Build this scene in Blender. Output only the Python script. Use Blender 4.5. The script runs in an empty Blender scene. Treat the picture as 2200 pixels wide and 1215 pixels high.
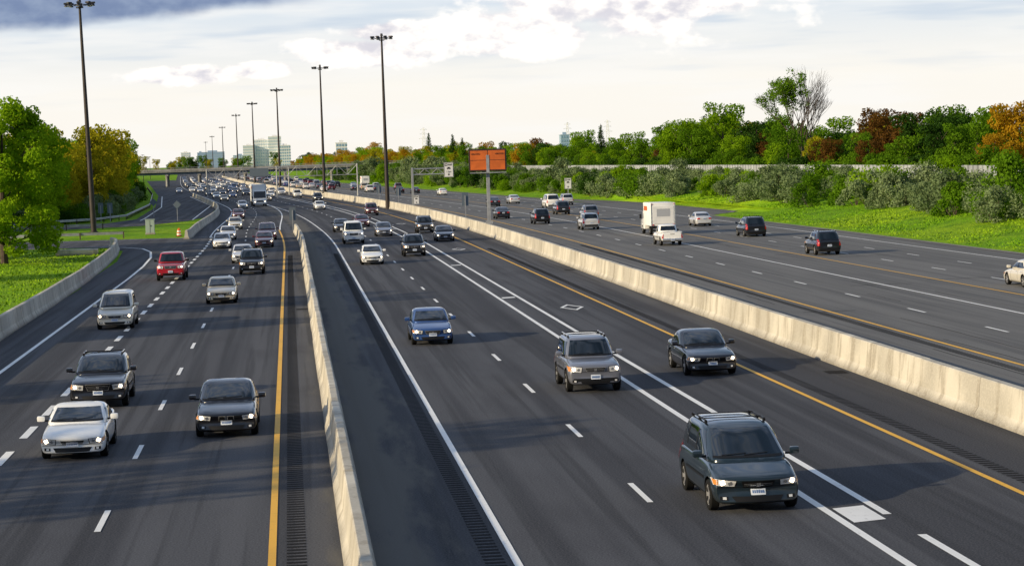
import bpy, bmesh, math, random
import numpy as np
from mathutils import Vector, Matrix
from mathutils.bvhtree import BVHTree
R = random.Random(7)
scene = bpy.context.scene
scene.view_settings.view_transform = 'Standard'
scene.view_settings.look = 'None'
scene.view_settings.exposure = 0
COL = scene.collection

# ------------------------------------------------------------------ helpers
def link(o):
    COL.objects.link(o); return o
def empty(name, loc=(0,0,0), rz=0):
    o = bpy.data.objects.new(name, None); o.location = loc; o.rotation_euler = (0,0,rz)
    o.empty_display_size = .1
    return link(o)
def obj(name, me, parent=None, loc=(0,0,0), rot=(0,0,0), sc=(1,1,1)):
    o = bpy.data.objects.new(name, me); o.location = loc; o.rotation_euler = rot; o.scale = sc
    if parent: o.parent = parent
    return link(o)

class NT:
    def __init__(s, tree): s.t = tree
    def n(s, typ, **kw):
        nd = s.t.nodes.new(typ)
        for k, v in kw.items(): setattr(nd, k, v)
        return nd
    def l(s, a, b): s.t.links.new(a, b)
    def setin(s, sock, v):
        if isinstance(v, bpy.types.NodeSocket): s.l(v, sock)
        else: sock.default_value = v
    def m(s, op, a, b=0.0, c=0.0, clamp=False):
        nd = s.n('ShaderNodeMath', operation=op); nd.use_clamp = clamp
        s.setin(nd.inputs[0], a); s.setin(nd.inputs[1], b); s.setin(nd.inputs[2], c)
        return nd.outputs[0]
    def mix(s, f, a, b, bt='MIX'):
        nd = s.n('ShaderNodeMix', data_type='RGBA', blend_type=bt)
        s.setin(nd.inputs[0], f); s.setin(nd.inputs[6], a); s.setin(nd.inputs[7], b)
        return nd.outputs[2]
    def smooth(s, x, a, b):
        nd = s.n('ShaderNodeMapRange', interpolation_type='SMOOTHSTEP')
        s.setin(nd.inputs[0], x); nd.inputs[1].default_value = a; nd.inputs[2].default_value = b
        return nd.outputs[0]
    def noise(s, vec, scale, detail=3, rough=.5):
        nd = s.n('ShaderNodeTexNoise'); s.l(vec, nd.inputs['Vector'])
        nd.inputs['Scale'].default_value = scale; nd.inputs['Detail'].default_value = detail
        nd.inputs['Roughness'].default_value = rough
        return nd.outputs[0]
    def mapping(s, vec, sc=(1,1,1), loc=(0,0,0)):
        nd = s.n('ShaderNodeMapping'); s.l(vec, nd.inputs[0])
        nd.inputs['Scale'].default_value = sc; nd.inputs['Location'].default_value = loc
        return nd.outputs[0]

def c4(c): return (c[0], c[1], c[2], 1)
def base_mat(name):
    m = bpy.data.materials.new(name); m.use_nodes = True
    b = m.node_tree.nodes['Principled BSDF']
    return m, NT(m.node_tree), b
def simple(name, col, rough=.6, metal=0, coat=0, emis=None, es=0, var=.0, vs=5, spec=.5):
    m, t, b = base_mat(name)
    b.inputs['Base Color'].default_value = c4(col)
    b.inputs['Roughness'].default_value = rough
    b.inputs['Metallic'].default_value = metal
    b.inputs['Coat Weight'].default_value = coat
    b.inputs['Specular IOR Level'].default_value = spec
    if emis:
        b.inputs['Emission Color'].default_value = c4(emis); b.inputs['Emission Strength'].default_value = es
    if var > 0:
        tc = t.n('ShaderNodeTexCoord')
        f = t.noise(tc.outputs['Object'], vs, 4)
        f = t.smooth(f, .3, .7)
        t.l(t.mix(f, c4([x*(1-var) for x in col]), c4([min(1,x*(1+var)) for x in col])), b.inputs['Base Color'])
    return m

# ------------------------------------------------------------------ road alignment
TAB = [(-200,0),(100,0),(200,0),(260,-.7),(331,-2.7),(400,-6.4),(485,-12),(627,-22),(763,-31),(941,-40.5),(1243,-55),(1643,-74),(2600,-120),(4000,-190)]
def _sl(i):
    if i == 0 or i == len(TAB)-1: return 0 if i == 0 else -.05
    a = (TAB[i][1]-TAB[i-1][1])/(TAB[i][0]-TAB[i-1][0]); b = (TAB[i+1][1]-TAB[i][1])/(TAB[i+1][0]-TAB[i][0])
    return (a+b)/2 if i > 2 else 0
SL = [_sl(i) for i in range(len(TAB))]
def cx(Y):
    for i in range(len(TAB)-1):
        if Y <= TAB[i+1][0] or i == len(TAB)-2:
            h = TAB[i+1][0]-TAB[i][0]; t = (Y-TAB[i][0])/h
            t2, t3 = t*t, t*t*t
            return (2*t3-3*t2+1)*TAB[i][1]+(t3-2*t2+t)*h*SL[i]+(-2*t3+3*t2)*TAB[i+1][1]+(t3-t2)*h*SL[i+1]
def dcx(Y): return (cx(Y+2)-cx(Y-2))/4
def sst(t):
    t = max(0, min(1, t)); return t*t*(3-2*t)
def dl(Y): return 4*sst((Y-245)/165)
def interp(pts, Y):
    if Y <= pts[0][0]: return pts[0][1]
    for (a, b), (c, d) in zip(pts, pts[1:]):
        if Y <= c: return b+(d-b)*(Y-a)/(c-a)
    return pts[-1][1]

def strip(fa, fb, y0, y1, z=0., step=8):
    n = max(1, int((y1-y0)/step)); V = []; F = []
    for i in range(n+1):
        Y = y0+(y1-y0)*i/n; c = cx(Y)
        V += [(fa(Y)+c, Y, z), (fb(Y)+c, Y, z)]
        if i: k = 2*i; F.append((k-2, k-1, k+1, k))
    return V, F
def mk(name, V, F, mats, UV=None, mi=None, smooth=False, parent=None, loc=(0,0,0)):
    me = bpy.data.meshes.new(name); me.from_pydata(V, [], F)
    for m in (mats if isinstance(mats, (list, tuple)) else [mats]): me.materials.append(m)
    if mi is not None: me.polygons.foreach_set('material_index', mi)
    if UV:
        uv = me.uv_layers.new(name='UVMap')
        li = np.zeros(len(me.loops), dtype=np.int32); me.loops.foreach_get('vertex_index', li)
        uv.data.foreach_set('uv', np.array(UV, dtype=np.float32)[li].ravel())
    if smooth: me.polygons.foreach_set('use_smooth', [True]*len(me.polygons))
    me.update()
    return obj(name, me, parent, loc)

# ------------------------------------------------------------------ camera
H = 7.9; F = 4800.0; roll = math.radians(1.8)
yaw = math.atan(471.8/F); pitch = math.atan(275/F)
fw = Vector((math.sin(yaw)*math.cos(pitch), math.cos(yaw)*math.cos(pitch), -math.sin(pitch)))
r0 = fw.cross(Vector((0,0,1))).normalized(); u0 = r0.cross(fw)
rt = r0*math.cos(roll)-u0*math.sin(roll); up = u0*math.cos(roll)+r0*math.sin(roll)
cam = bpy.data.cameras.new('camera'); cam.sensor_width = 36; cam.lens = 36*F/2200
cam.clip_start = .5; cam.clip_end = 20000
co = link(bpy.data.objects.new('camera', cam))
co.matrix_world = Matrix(((rt.x, up.x, -fw.x, 0), (rt.y, up.y, -fw.y, 0), (rt.z, up.z, -fw.z, H), (0,0,0,1)))
scene.camera = co

# ------------------------------------------------------------------ light and sky
EL = math.radians(16.5); SX, SY = -.92, -.39
sd = Vector((SX*math.cos(EL), SY*math.cos(EL), math.sin(EL))).normalized()
sun = bpy.data.lights.new('sun', 'SUN'); sun.energy = 5.0; sun.angle = math.radians(.6); sun.color = (1, .82, .54)
so = link(bpy.data.objects.new('sun', sun)); so.rotation_euler = sd.to_track_quat('Z', 'Y').to_euler()
so.location = (-60, -40, 60)
w = bpy.data.worlds.new('World'); scene.world = w; w.use_nodes = True
t = NT(w.node_tree)
for n in list(w.node_tree.nodes): w.node_tree.nodes.remove(n)
out = t.n('ShaderNodeOutputWorld')
sky = t.n('ShaderNodeTexSky', sky_type='NISHITA'); sky.sun_disc = False
sky.sun_elevation = EL; sky.sun_rotation = math.atan2(SX, SY)
bgA = t.n('ShaderNodeBackground'); t.l(sky.outputs[0], bgA.inputs[0]); bgA.inputs[1].default_value = .13
tc = t.n('ShaderNodeTexCoord'); dirv = tc.outputs['Generated']
sep = t.n('ShaderNodeSeparateXYZ'); t.l(dirv, sep.inputs[0])
X_, Y_, Z_ = sep.outputs
az = t.m('ARCTAN2', X_, Y_); el = Z_
comb = t.n('ShaderNodeCombineXYZ'); t.l(az, comb.inputs[0]); t.l(el, comb.inputs[1])
av = comb.outputs[0]
ramp = t.n('ShaderNodeValToRGB'); t.l(t.m('MULTIPLY', el, 4), ramp.inputs[0])
cr = ramp.color_ramp
cr.elements[0].position = 0; cr.elements[0].color = (1.0, .955, .88, 1)
cr.elements[1].position = 1; cr.elements[1].color = (.36, .49, .76, 1)
e = cr.elements.new(.13); e.color = (1.0, .965, .90, 1)
e = cr.elements.new(.29); e.color = (.70, .79, .89, 1)
e = cr.elements.new(.5); e.color = (.48, .60, .82, 1)
streak = t.noise(t.mapping(av, (9, 70, 1)), 1, 4, .55)
col = t.mix(t.m('MULTIPLY', t.smooth(streak, .42, .64), .6), ramp.outputs[0], (1.0, .985, .96, 1))
streak2 = t.noise(t.mapping(av, (12, 130, 1), (3, 5, 0)), 1, 3, .5)
col = t.mix(t.m('MULTIPLY', t.m('MULTIPLY', t.smooth(streak2, .50, .72), t.smooth(el, .018, .06)), .65), col, (.58, .68, .81, 1))
n1 = t.noise(t.mapping(av, (30, 52, 1), (1.3, .4, 0)), 1, 5, .5)
n2 = t.noise(t.mapping(av, (75, 120, 1), (1.3, 2.4, 0)), 1, 4, .55)
def blob(a0, e0, ra, re):
    x = t.m('DIVIDE', t.m('SUBTRACT', az, a0), ra); y = t.m('DIVIDE', t.m('SUBTRACT', el, e0), re)
    return t.m('SUBTRACT', 1.0, t.m('SQRT', t.m('ADD', t.m('MULTIPLY', x, x), t.m('MULTIPLY', y, y))))
f = t.m('MAXIMUM', blob(.155, .072, .070, .024), blob(.100, .054, .044, .012))
for q in [(.038, .047, .034, .008), (.225, .074, .034, .010), (.296, .074, .020, .010), (-.045, .039, .026, .005), (-.012, .041, .016, .004), (.05, .056, .03, .006)]:
    f = t.m('MAXIMUM', f, blob(*q))
f2 = t.m('ADD', t.m('MULTIPLY', t.m('SUBTRACT', n1, .5), 1.7), t.m('MULTIPLY', t.m('SUBTRACT', n2, .5), .8))
cm = t.smooth(t.m('ADD', f, f2), -.10, .24)
ccol = t.mix(t.smooth(t.m('ADD', n2, t.m('MULTIPLY', n1, .9)), .72, 1.02), (.74, .72, .79, 1), (1.2, 1.14, 1.08, 1))
col = t.mix(t.m('MULTIPLY', cm, .93), col, ccol)
edge = t.m('ADD', .0600, t.m('MULTIPLY', t.m('ADD', az, .129), .075))
dk = t.m('ADD', t.m('SUBTRACT', el, edge), t.m('MULTIPLY', t.m('SUBTRACT', n1, .5), .010))
dk = t.smooth(dk, -.0025, .0035)
dk = t.m('MULTIPLY', dk, t.smooth(t.m('MULTIPLY', az, -1), -.03, .02))
dk = t.m('MULTIPLY', dk, t.smooth(t.m('MULTIPLY', el, -1), -.16, -.09))
col = t.mix(t.m('MULTIPLY', dk, .97), col, t.mix(t.smooth(n2, .35, .7), (.18, .25, .43, 1), (.28, .36, .53, 1)))
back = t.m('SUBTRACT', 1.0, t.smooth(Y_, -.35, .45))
col = t.mix(t.m('MULTIPLY', back, .9), col, (.20, .27, .40, 1))  # unseen sky behind the camera, darkened to deepen car reflections and contrast
n3 = t.noise(dirv, 3.2, 3, .55)
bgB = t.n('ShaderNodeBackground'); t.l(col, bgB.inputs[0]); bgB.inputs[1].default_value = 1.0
mk_ = t.n('ShaderNodeMixShader')
lowm = t.m('SUBTRACT', 1.0, t.smooth(el, .15, .45))
hi = t.m('MULTIPLY', t.smooth(n3, .40, .58), .85)
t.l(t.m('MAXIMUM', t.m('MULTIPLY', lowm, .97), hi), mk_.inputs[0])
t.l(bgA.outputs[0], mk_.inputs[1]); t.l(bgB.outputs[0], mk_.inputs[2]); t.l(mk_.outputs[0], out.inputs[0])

# ------------------------------------------------------------------ materials
def asphalt():
    m, t, b = base_mat('asphalt')
    uv = t.n('ShaderNodeUVMap').outputs[0]
    s = t.n('ShaderNodeSeparateXYZ'); t.l(uv, s.inputs[0]); u = s.outputs[0]
    right = t.smooth(u, 19.6, 20.2)
    base = t.mix(right, (.050, .053, .063, 1), (.185, .183, .176, 1))
    ph = t.m('MULTIPLY', t.m('SUBTRACT', u, .3), 2*math.pi/1.85)
    wp = t.m('MULTIPLY_ADD', t.m('COSINE', ph), .5, .5)
    wn = t.noise(t.mapping(uv, (.28, .008, 1), (7, 2, 0)), 1, 2)
    wf = t.m('MULTIPLY', t.smooth(wp, .30, .95), t.smooth(wn, .34, .56))
    base = t.mix(t.m('MULTIPLY', wf, .65), base, t.mix(right, (.130, .134, .150, 1), (.24, .24, .23, 1)))
    st = t.noise(t.mapping(uv, (.75, .010, 1)), 1, 3)
    base = t.mix(t.m('MULTIPLY', t.smooth(st, .44, .58), .65), base, t.mix(right, (.120, .125, .140, 1), (.24, .236, .226, 1)))
    st2 = t.noise(t.mapping(uv, (2.2, .03, 1), (5, 9, 0)), 1, 3)
    base = t.mix(t.m('MULTIPLY', t.smooth(st2, .50, .64), .6), base, t.mix(right, (.024, .026, .031, 1), (.11, .11, .11, 1)))
    patch = t.noise(t.mapping(uv, (.22, .05, 1)), 1, 4, .6)
    base = t.mix(t.m('MULTIPLY', t.smooth(patch, .5, .64), .35), base, t.mix(right, (.028, .028, .034, 1), (.12, .12, .12, 1)))
    g = t.noise(t.mapping(uv, (22, 22, 1)), 1, 2, .8)
    base = t.mix(.33, base, t.mix(t.smooth(g, .35, .68), (.014, .014, .018, 1), (.19, .19, .198, 1)))
    ds = t.m('SUBTRACT', 1.0, t.m('DIVIDE', t.m('ABSOLUTE', t.m('SUBTRACT', u, 2.0)), 1.6))
    bl = t.noise(t.mapping(uv, (.9, .12, 1), (2, 1, 0)), 1, 4, .6)
    ds = t.smooth(t.m('ADD', ds, t.m('MULTIPLY', t.m('SUBTRACT', bl, .5), 2.8)), .15, .75)
    base = t.mix(t.m('MULTIPLY', ds, .65), base, (.16, .15, .13, 1))
    t.l(base, b.inputs['Base Color']); b.inputs['Roughness'].default_value = .85
    b.inputs['Specular IOR Level'].default_value = .10
    bp = t.n('ShaderNodeBump'); bp.inputs['Strength'].default_value = .25; bp.inputs['Distance'].default_value = .01
    t.l(g, bp.inputs['Height']); t.l(bp.outputs[0], b.inputs['Normal'])
    return m
def paint(name, col):
    m, t, b = base_mat(name)
    tc = t.n('ShaderNodeTexCoord')
    g = t.noise(tc.outputs['Object'], 5, 4, .75); g2 = t.noise(tc.outputs['Object'], .35, 3)
    f = t.m('ADD', t.smooth(g, .56, .78), t.m('MULTIPLY', t.smooth(g2, .45, .75), .25), clamp=True)
    t.l(t.mix(f, c4(col), c4([x*.45 for x in col])), b.inputs['Base Color']); b.inputs['Roughness'].default_value = .6
    return m
def concrete(name, col):
    m, t, b = base_mat(name)
    tc = t.n('ShaderNodeTexCoord'); o = tc.outputs['Object']
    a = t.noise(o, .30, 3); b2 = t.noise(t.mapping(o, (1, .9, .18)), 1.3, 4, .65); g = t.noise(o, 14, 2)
    s = t.n('ShaderNodeSeparateXYZ'); t.l(o, s.inputs[0])
    base = t.mix(t.smooth(a, .38, .62), c4(col), c4([x*.70 for x in col]))  # broad stains, contrast raised so tree-shadow dapple is painted into the colour
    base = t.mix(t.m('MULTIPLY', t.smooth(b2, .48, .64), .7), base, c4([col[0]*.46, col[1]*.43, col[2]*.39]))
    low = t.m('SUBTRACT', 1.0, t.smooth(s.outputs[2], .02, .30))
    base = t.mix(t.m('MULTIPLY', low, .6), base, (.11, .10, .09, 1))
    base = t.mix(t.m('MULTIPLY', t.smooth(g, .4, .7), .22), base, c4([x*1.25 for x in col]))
    t.l(base, b.inputs['Base Color']); b.inputs['Roughness'].default_value = .85
    bp = t.n('ShaderNodeBump'); bp.inputs['Strength'].default_value = .3; bp.inputs['Distance'].default_value = .02
    t.l(g, bp.inputs['Height']); t.l(bp.outputs[0], b.inputs['Normal'])
    return m
def grassmat(name='grass'):
    m, t, b = base_mat(name)
    tc = t.n('ShaderNodeTexCoord'); o = tc.outputs['Object']
    a = t.noise(o, .06, 3); c = t.noise(t.mapping(o, (1,.5,1)), .45, 4, .65); g = t.noise(t.mapping(o, (1,.4,1)), 4, 3, .75)
    base = t.mix(t.smooth(a, .38, .62), (.15, .33, .008, 1), (.24, .40, .012, 1))
    base = t.mix(t.m('MULTIPLY', t.smooth(c, .46, .66), .75), base, (.075, .19, .008, 1))
    base = t.mix(t.m('MULTIPLY', t.smooth(g, .46, .68), .55), base, (.31, .42, .04, 1))
    t.l(base, b.inputs['Base Color']); b.inputs['Roughness'].default_value = .9
    b.inputs['Specular IOR Level'].default_value = .05
    bp = t.n('ShaderNodeBump'); bp.inputs['Strength'].default_value = .9; bp.inputs['Distance'].default_value = .18
    t.l(g, bp.inputs['Height']); t.l(bp.outputs[0], b.inputs['Normal'])
    return m
def leafmat(name, a, b_, tr=.35):
    m = bpy.data.materials.new(name); m.use_nodes = True; t = NT(m.node_tree)
    for n in list(m.node_tree.nodes): m.node_tree.nodes.remove(n)
    o = t.n('ShaderNodeOutputMaterial')
    at = t.n('ShaderNodeAttribute', attribute_name='tint')
    oi = t.n('ShaderNodeObjectInfo')
    f = t.m('ADD', t.m('MULTIPLY', at.outputs['Fac'], .6), t.m('MULTIPLY', oi.outputs['Random'], .5), clamp=True)
    c = t.mix(f, c4(a), c4(b_))
    d = t.n('ShaderNodeBsdfDiffuse'); t.l(c, d.inputs[0])
    tl = t.n('ShaderNodeBsdfTranslucent'); t.l(t.mix(.5, c, c4([min(1, b_[0]*1.5), min(1, b_[1]*1.4), b_[2]*.5])), tl.inputs[0])
    ms = t.n('ShaderNodeMixShader'); ms.inputs[0].default_value = tr
    t.l(d.outputs[0], ms.inputs[1]); t.l(tl.outputs[0], ms.inputs[2]); t.l(ms.outputs[0], o.inputs[0])
    return m
M_ASPH = asphalt(); M_W = paint('white_road_paint', (.90, .90, .88)); M_Y = paint('yellow_road_paint', (.90, .48, .015))
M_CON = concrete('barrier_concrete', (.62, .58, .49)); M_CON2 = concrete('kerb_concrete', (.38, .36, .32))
M_GRASS = grassmat()
M_RUM = simple('rumble_groove', (.016, .016, .018), .9, spec=.1)
M_SEAL = simple('crack_seal', (.05, .05, .052), .9, spec=.1)
M_STEEL = simple('galvanised_steel', (.42, .43, .44), .45, .5, var=.15, vs=2)
M_PYL = simple('pylon_steel_hazed', (.70, .70, .70), .7)  # steel lightened: distance haze is painted into the colour
M_POLE = simple('weathering_steel', (.040, .032, .03), .6, .3, var=.2, vs=1)
M_LAMP = simple('lamp_housing', (.04, .04, .05), .5, .3)
M_LENS = simple('lamp_glass', (.5, .5, .52), .2)
M_SIGNBACK = simple('sign_back_grey', (.16, .20, .24), .5, .4)
M_SIGNW = simple('sign_white', (.80, .80, .80), .5)
M_SIGNK = simple('sign_black', (.02, .02, .02), .5)
M_ORANGE = simple('orange_sign_face', (.60, .13, .018), .6, var=.15, vs=1.2)
M_DKFRAME = simple('dark_frame', (.03, .015, .015), .6)
M_WALL = simple('noise_wall_panel', (.34, .36, .39), .85, var=.2, vs=.3, spec=.1)
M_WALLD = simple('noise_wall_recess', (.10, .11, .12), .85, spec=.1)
M_BARK = simple('bark', (.07, .05, .04), .9, var=.3, vs=3)
L_GREEN = leafmat('leaf_green', (.030, .090, .005), (.14, .27, .014))
L_BRIGHT = leafmat('leaf_bright', (.075, .175, .005), (.26, .42, .016), .4)
L_YEL = leafmat('leaf_yellow_green', (.18, .21, .008), (.48, .42, .025), .4)
L_AUT = leafmat('leaf_orange', (.22, .12, .010), (.52, .32, .02), .4)
L_RED = leafmat('leaf_russet', (.055, .03, .012), (.16, .08, .018))
L_OLIVE = leafmat('leaf_olive_grey', (.060, .105, .040), (.24, .31, .15), .2)
L_DARK = leafmat('leaf_dark', (.012, .040, .007), (.045, .10, .014), .2)

# ------------------------------------------------------------------ ground, road, berm
g = 7000
mk('ground', [(-g,-300,-.02),(g,-300,-.02),(g,9000,-.02),(-g,9000,-.02)], [(0,1,2,3)], M_GRASS)
def left_edge(Y):
    if Y < 236: return -13.9
    return -10.6+dl(Y)
V, Fc, UV = [], [], []
ys = list(range(-60, 1000, 6))+list(range(1000, 3600, 30))
offs = [None, -6, 0, 6, 12, 18, 26, 34, 42, 50.2]
for i, Y in enumerate(ys):
    for j, o in enumerate(offs):
        oo = left_edge(Y) if o is None else o
        V.append((oo+cx(Y), Y, 0)); UV.append((oo, Y))
    if i:
        n = len(offs)
        for j in range(n-1):
            a = (i-1)*n+j; Fc.append((a, a+1, a+1+n, a+n))
mk('road', V, Fc, M_ASPH, UV)
def poly(name, pts, z, mat):
    V = [(x, y, z) for x, y in pts]
    return mk(name, V, [tuple(range(len(V)))], mat, [(x, y) for x, y in pts])
poly('ramp_road', [(-120,226),(-30,226),(-21,225),(-17.6,222),(-15.8,213),(-14.6,190),(-14.2,150),(-13.6,150),(-10,245),(-16,247),(-30,249),(-120,254)], .004, M_ASPH)
poly('ramp_road', [(-120,292),(-35,292),(-20,300),(-14.5,318),(-12.5,340),(-13.2,430),(-23.5,590),(-37,800),(-60,1200),(-75,1200),(-48,800),(-34,590),(-25.5,430),(-23,340),(-26,320),(-35,306),(-120,306)], .004, M_ASPH)
poly('ramp_road', [(47.5,262),(50.2,262),(56,275),(57.5,330),(54,420),(46,420)], .006, M_ASPH)
prof = [(50.2,-.01),(52,.05),(55,.25),(58,.65),(62,1.25),(66,1.8),(72,2.2),(80,2.3),(110,2.4),(160,2.5)]
def bz(o): return interp(prof, o)
V, Fc = [], []
ys2 = list(range(-60, 1000, 6))+list(range(1000, 3600, 40))
def bo(o, Y):
    if o <= 50.3: return 50.2+6.5*sst((Y-262)/12)*(1-sst((Y-330)/90))
    return o+(4.5*sst((Y-255)/12)*(1-sst((Y-330)/90)) if o < 58 else 0)
for i, Y in enumerate(ys2):
    for j, (o, z) in enumerate(prof):
        V.append((bo(o, Y)+cx(Y), Y, z+(R.uniform(-.09, .09) if j > 1 else 0)))
    if i:
        n = len(prof)
        for j in range(n-1):
            a = (i-1)*n+j; Fc.append((a, a+1, a+1+n, a+n))
mk('grass_bank', V, Fc, M_GRASS, smooth=True)
gk = lambda Y: 6.4*sst((Y-262)/12)*(1-sst((Y-330)/90))
V, Fc = strip(lambda Y: 49.7+gk(Y), lambda Y: 50.3+gk(Y), 60, 900, .03, 6)
mk('kerb', V, Fc, M_CON2)

# ------------------------------------------------------------------ markings
MV = {'w': ([], []), 'y': ([], [])}
def line(f, y0, y1, wd=.13, k='w', dash=None, ph=0, z=.012):
    f_ = f if callable(f) else (lambda Y: f)
    V, Fc = MV[k]
    def seg(a, b):
        n = max(1, int((b-a)/8)); s = len(V)
        for i in range(n+1):
            Y = a+(b-a)*i/n; x = f_(Y)+cx(Y)
            V.extend([(x-wd/2, Y, z), (x+wd/2, Y, z)])
            if i: q = s+2*i; Fc.append((q-2, q-1, q+1, q))
    if dash:
        ln, cy = dash; Y = y0+((ph-y0) % cy)
        while Y < y1: seg(Y, min(Y+ln, y1)); Y += cy
    else: seg(y0, y1)
D = (3, 12)
line(lambda Y: -.61, -40, 262, .16, 'y'); line(lambda Y: -.61+dl(Y), 262, 425, .16)
line(lambda Y: -4.43+dl(Y), -40, 1600, .14, dash=D, ph=48.9)
line(lambda Y: -8.08+dl(Y), -40, 243, .24, dash=(3, 6), ph=0.7)
line(lambda Y: -8.3+dl(Y), 243, 1600, .16)
line(lambda Y: -11.55, -40, 160, .18)
def curveline(pts, wd, z=.012):
    V, Fc = MV['w']; s = len(V)
    for i, (x, y) in enumerate(pts):
        a = pts[max(0, i-1)]; b = pts[min(len(pts)-1, i+1)]
        d = Vector((b[0]-a[0], b[1]-a[1])).normalized(); nx, ny = -d.y*wd/2, d.x*wd/2
        V.extend([(x+nx, y+ny, z), (x-nx, y-ny, z)])
        if i: q = s+2*i; Fc.append((q-2, q-1, q+1, q))
curveline([(-11.55,160),(-11.7,178),(-12.1,195),(-12.9,208),(-14.2,217),(-16.5,222.5),(-20,226.5),(-30,228),(-80,228)], .2)
curveline([(-9,246),(-12,244.5),(-20,244.5),(-30,246.5),(-80,250)], .2)
curveline([(-14,325),(-14.2,345),(-15,430),(-24.5,560)], .2); curveline([(-21.8,330),(-22,345),(-24.3,430),(-32.5,580)], .2)
line(lambda Y: interp([(250,4.14),(430,3.55)], Y), -40, 430, .16)
line(3.5, 430, 1600, .14, dash=D)
line(7.83, -40, 1600, .14, dash=D, ph=49.4)
line(11.31, -40, 1200, .19)
line(12.44, 46.3, 1200, .19); line(12.44, -40, 46, .19, dash=(4.2, 12), ph=39.5-12)
line(16.05, -40, 1400, .16, 'y')
line(25.3, -40, 1400, .16, 'y'); line(29.15, -40, 1400, .14, dash=D, ph=5); line(32.85, -40, 1400, .16)
line(36.8, -40, 1400, .14, 'y'); line(40.0, -40, 1400, .13, dash=D, ph=2); line(43.5, -40, 1400, .13, dash=D, ph=8)
line(47.2, -40, 1400, .15)
for Y in (46.4, 123, 162, 205, 250, 300):
    V, Fc = MV['w']; s = len(V); c = cx(Y); h = .95 if Y < 50 else .45
    V.extend([(11.5+c, Y-h, .012), (12.25+c, Y-h+.25, .012), (12.25+c, Y+h+.25, .012), (11.5+c, Y+h, .012)]); Fc.append((s, s+1, s+2, s+3))
for Yd in (113.5, 190, 270):
    V, Fc = MV['w']; s = len(V); a, b = .62, 2.2; i1, i2 = .44, 1.6; c = 14.2+cx(Yd)
    P = [(-a,0),(0,-b),(a,0),(0,b)]; Q = [(-i1,0),(0,-i2),(i1,0),(0,i2)]
    V.extend([(c+p[0], Yd+p[1], .012) for p in P]+[(c+p[0], Yd+p[1], .012) for p in Q])
    for i in range(4): j = (i+1) % 4; Fc.append((s+i, s+j, s+4+j, s+4+i))
mk('lane_markings', *MV['w'], M_W); mk('yellow_edge_lines', *MV['y'], M_Y)
V, Fc = [], []
for xc in (-.12, 3.72, 16.75, 24.7):
    Y = 36
    while Y < 190:
        s = len(V); V.extend([(xc-.2, Y, .006), (xc+.2, Y, .006), (xc+.2, Y+.17, .006), (xc-.2, Y+.17, .006)]); Fc.append((s, s+1, s+2, s+3)); Y += .36
mk('rumble_strips', V, Fc, M_RUM)
V, Fc = [], []
def crack(x, y, ln, lat, wv=.03, jit=.04):
    n = 12; s = len(V); px, py = x, y
    for i in range(n+1):
        if lat: px = x+ln*i/n; py += R.uniform(-.2, .2)
        else: py = y+ln*i/n; px = x+(px-x)*.8+R.uniform(-jit, jit)
        V.extend([(px-(0 if lat else wv), py-(.09 if lat else 0), .005), (px+(0 if lat else wv), py+(.09 if lat else 0), .005)])
        if i: q = s+2*i; Fc.append((q-2, q-1, q+1, q) if not lat else (q-2, q, q+1, q-1))
for k in range(70):
    lat = R.random() < .45; crack(R.uniform(21, 46), R.uniform(70, 330), R.uniform(1.5, 5) if lat else R.uniform(4, 18), lat)
mk('crack_sealant', V, Fc, M_SEAL)
for x, y in ((18.7,76),(18.7,150),(.5,120)):
    mk('drain_grate', [(x-.35,y-.5,.01),(x+.35,y-.5,.01),(x+.35,y+.5,.01),(x-.35,y+.5,.01)], [(0,1,2,3)], M_RUM)

# ------------------------------------------------------------------ barriers
def barrier(name, path, h, wb=.31, wt=.11, seg=6.0, gap=.02):
    P = [Vector((p[0], p[1])) for p in path]
    L = [0]
    for a, b in zip(P, P[1:]): L.append(L[-1]+(b-a).length)
    def at(s):
        s = max(0, min(L[-1]-1e-6, s))
        for i in range(len(P)-1):
            if s <= L[i+1]:
                tt = (s-L[i])/(L[i+1]-L[i]); return P[i].lerp(P[i+1], tt), (P[i+1]-P[i]).normalized()
    pr = [(-wb, 0), (-wb, .08), (-wb*.62, .32), (-wt, h-.03), (-wt+.03, h), (wt-.03, h), (wt, h-.03), (wb*.62, .32), (wb, .08), (wb, 0)]
    V, Fc = [], []; s = 0; n = len(pr)
    while s < L[-1]-1:
        jx, jz = R.uniform(-.012, .012), R.uniform(-.012, .010)
        e = min(s+seg-gap, L[-1])
        st = len(V)
        for q in (s, (s+e)/2, e):
            p, d = at(q); nx = Vector((d.y, -d.x))
            for (o, z) in pr: V.append((p.x+nx.x*(o+jx), p.y+nx.y*(o+jx), z+(jz if z > .2 else 0)))
        for k in range(2):
            for j in range(n-1):
                a = st+k*n+j; Fc.append((a, a+n, a+n+1, a+1))
        Fc.append(tuple(range(st, st+n))); Fc.append(tuple(range(st+3*n-1, st+2*n-1, -1)))
        s += seg
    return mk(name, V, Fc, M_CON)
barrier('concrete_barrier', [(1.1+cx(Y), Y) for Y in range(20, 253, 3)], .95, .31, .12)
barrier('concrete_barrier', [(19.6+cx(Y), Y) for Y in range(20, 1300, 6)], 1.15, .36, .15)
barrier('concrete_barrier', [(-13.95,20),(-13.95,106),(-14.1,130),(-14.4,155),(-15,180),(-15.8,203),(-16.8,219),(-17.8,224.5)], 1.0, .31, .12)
barrier('concrete_barrier', [(-11.1,241),(-10.9,246)]+[(-10.6+dl(Y)+cx(Y)+.1, Y) for Y in range(250, 560, 5)], .95, .31, .12)
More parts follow.
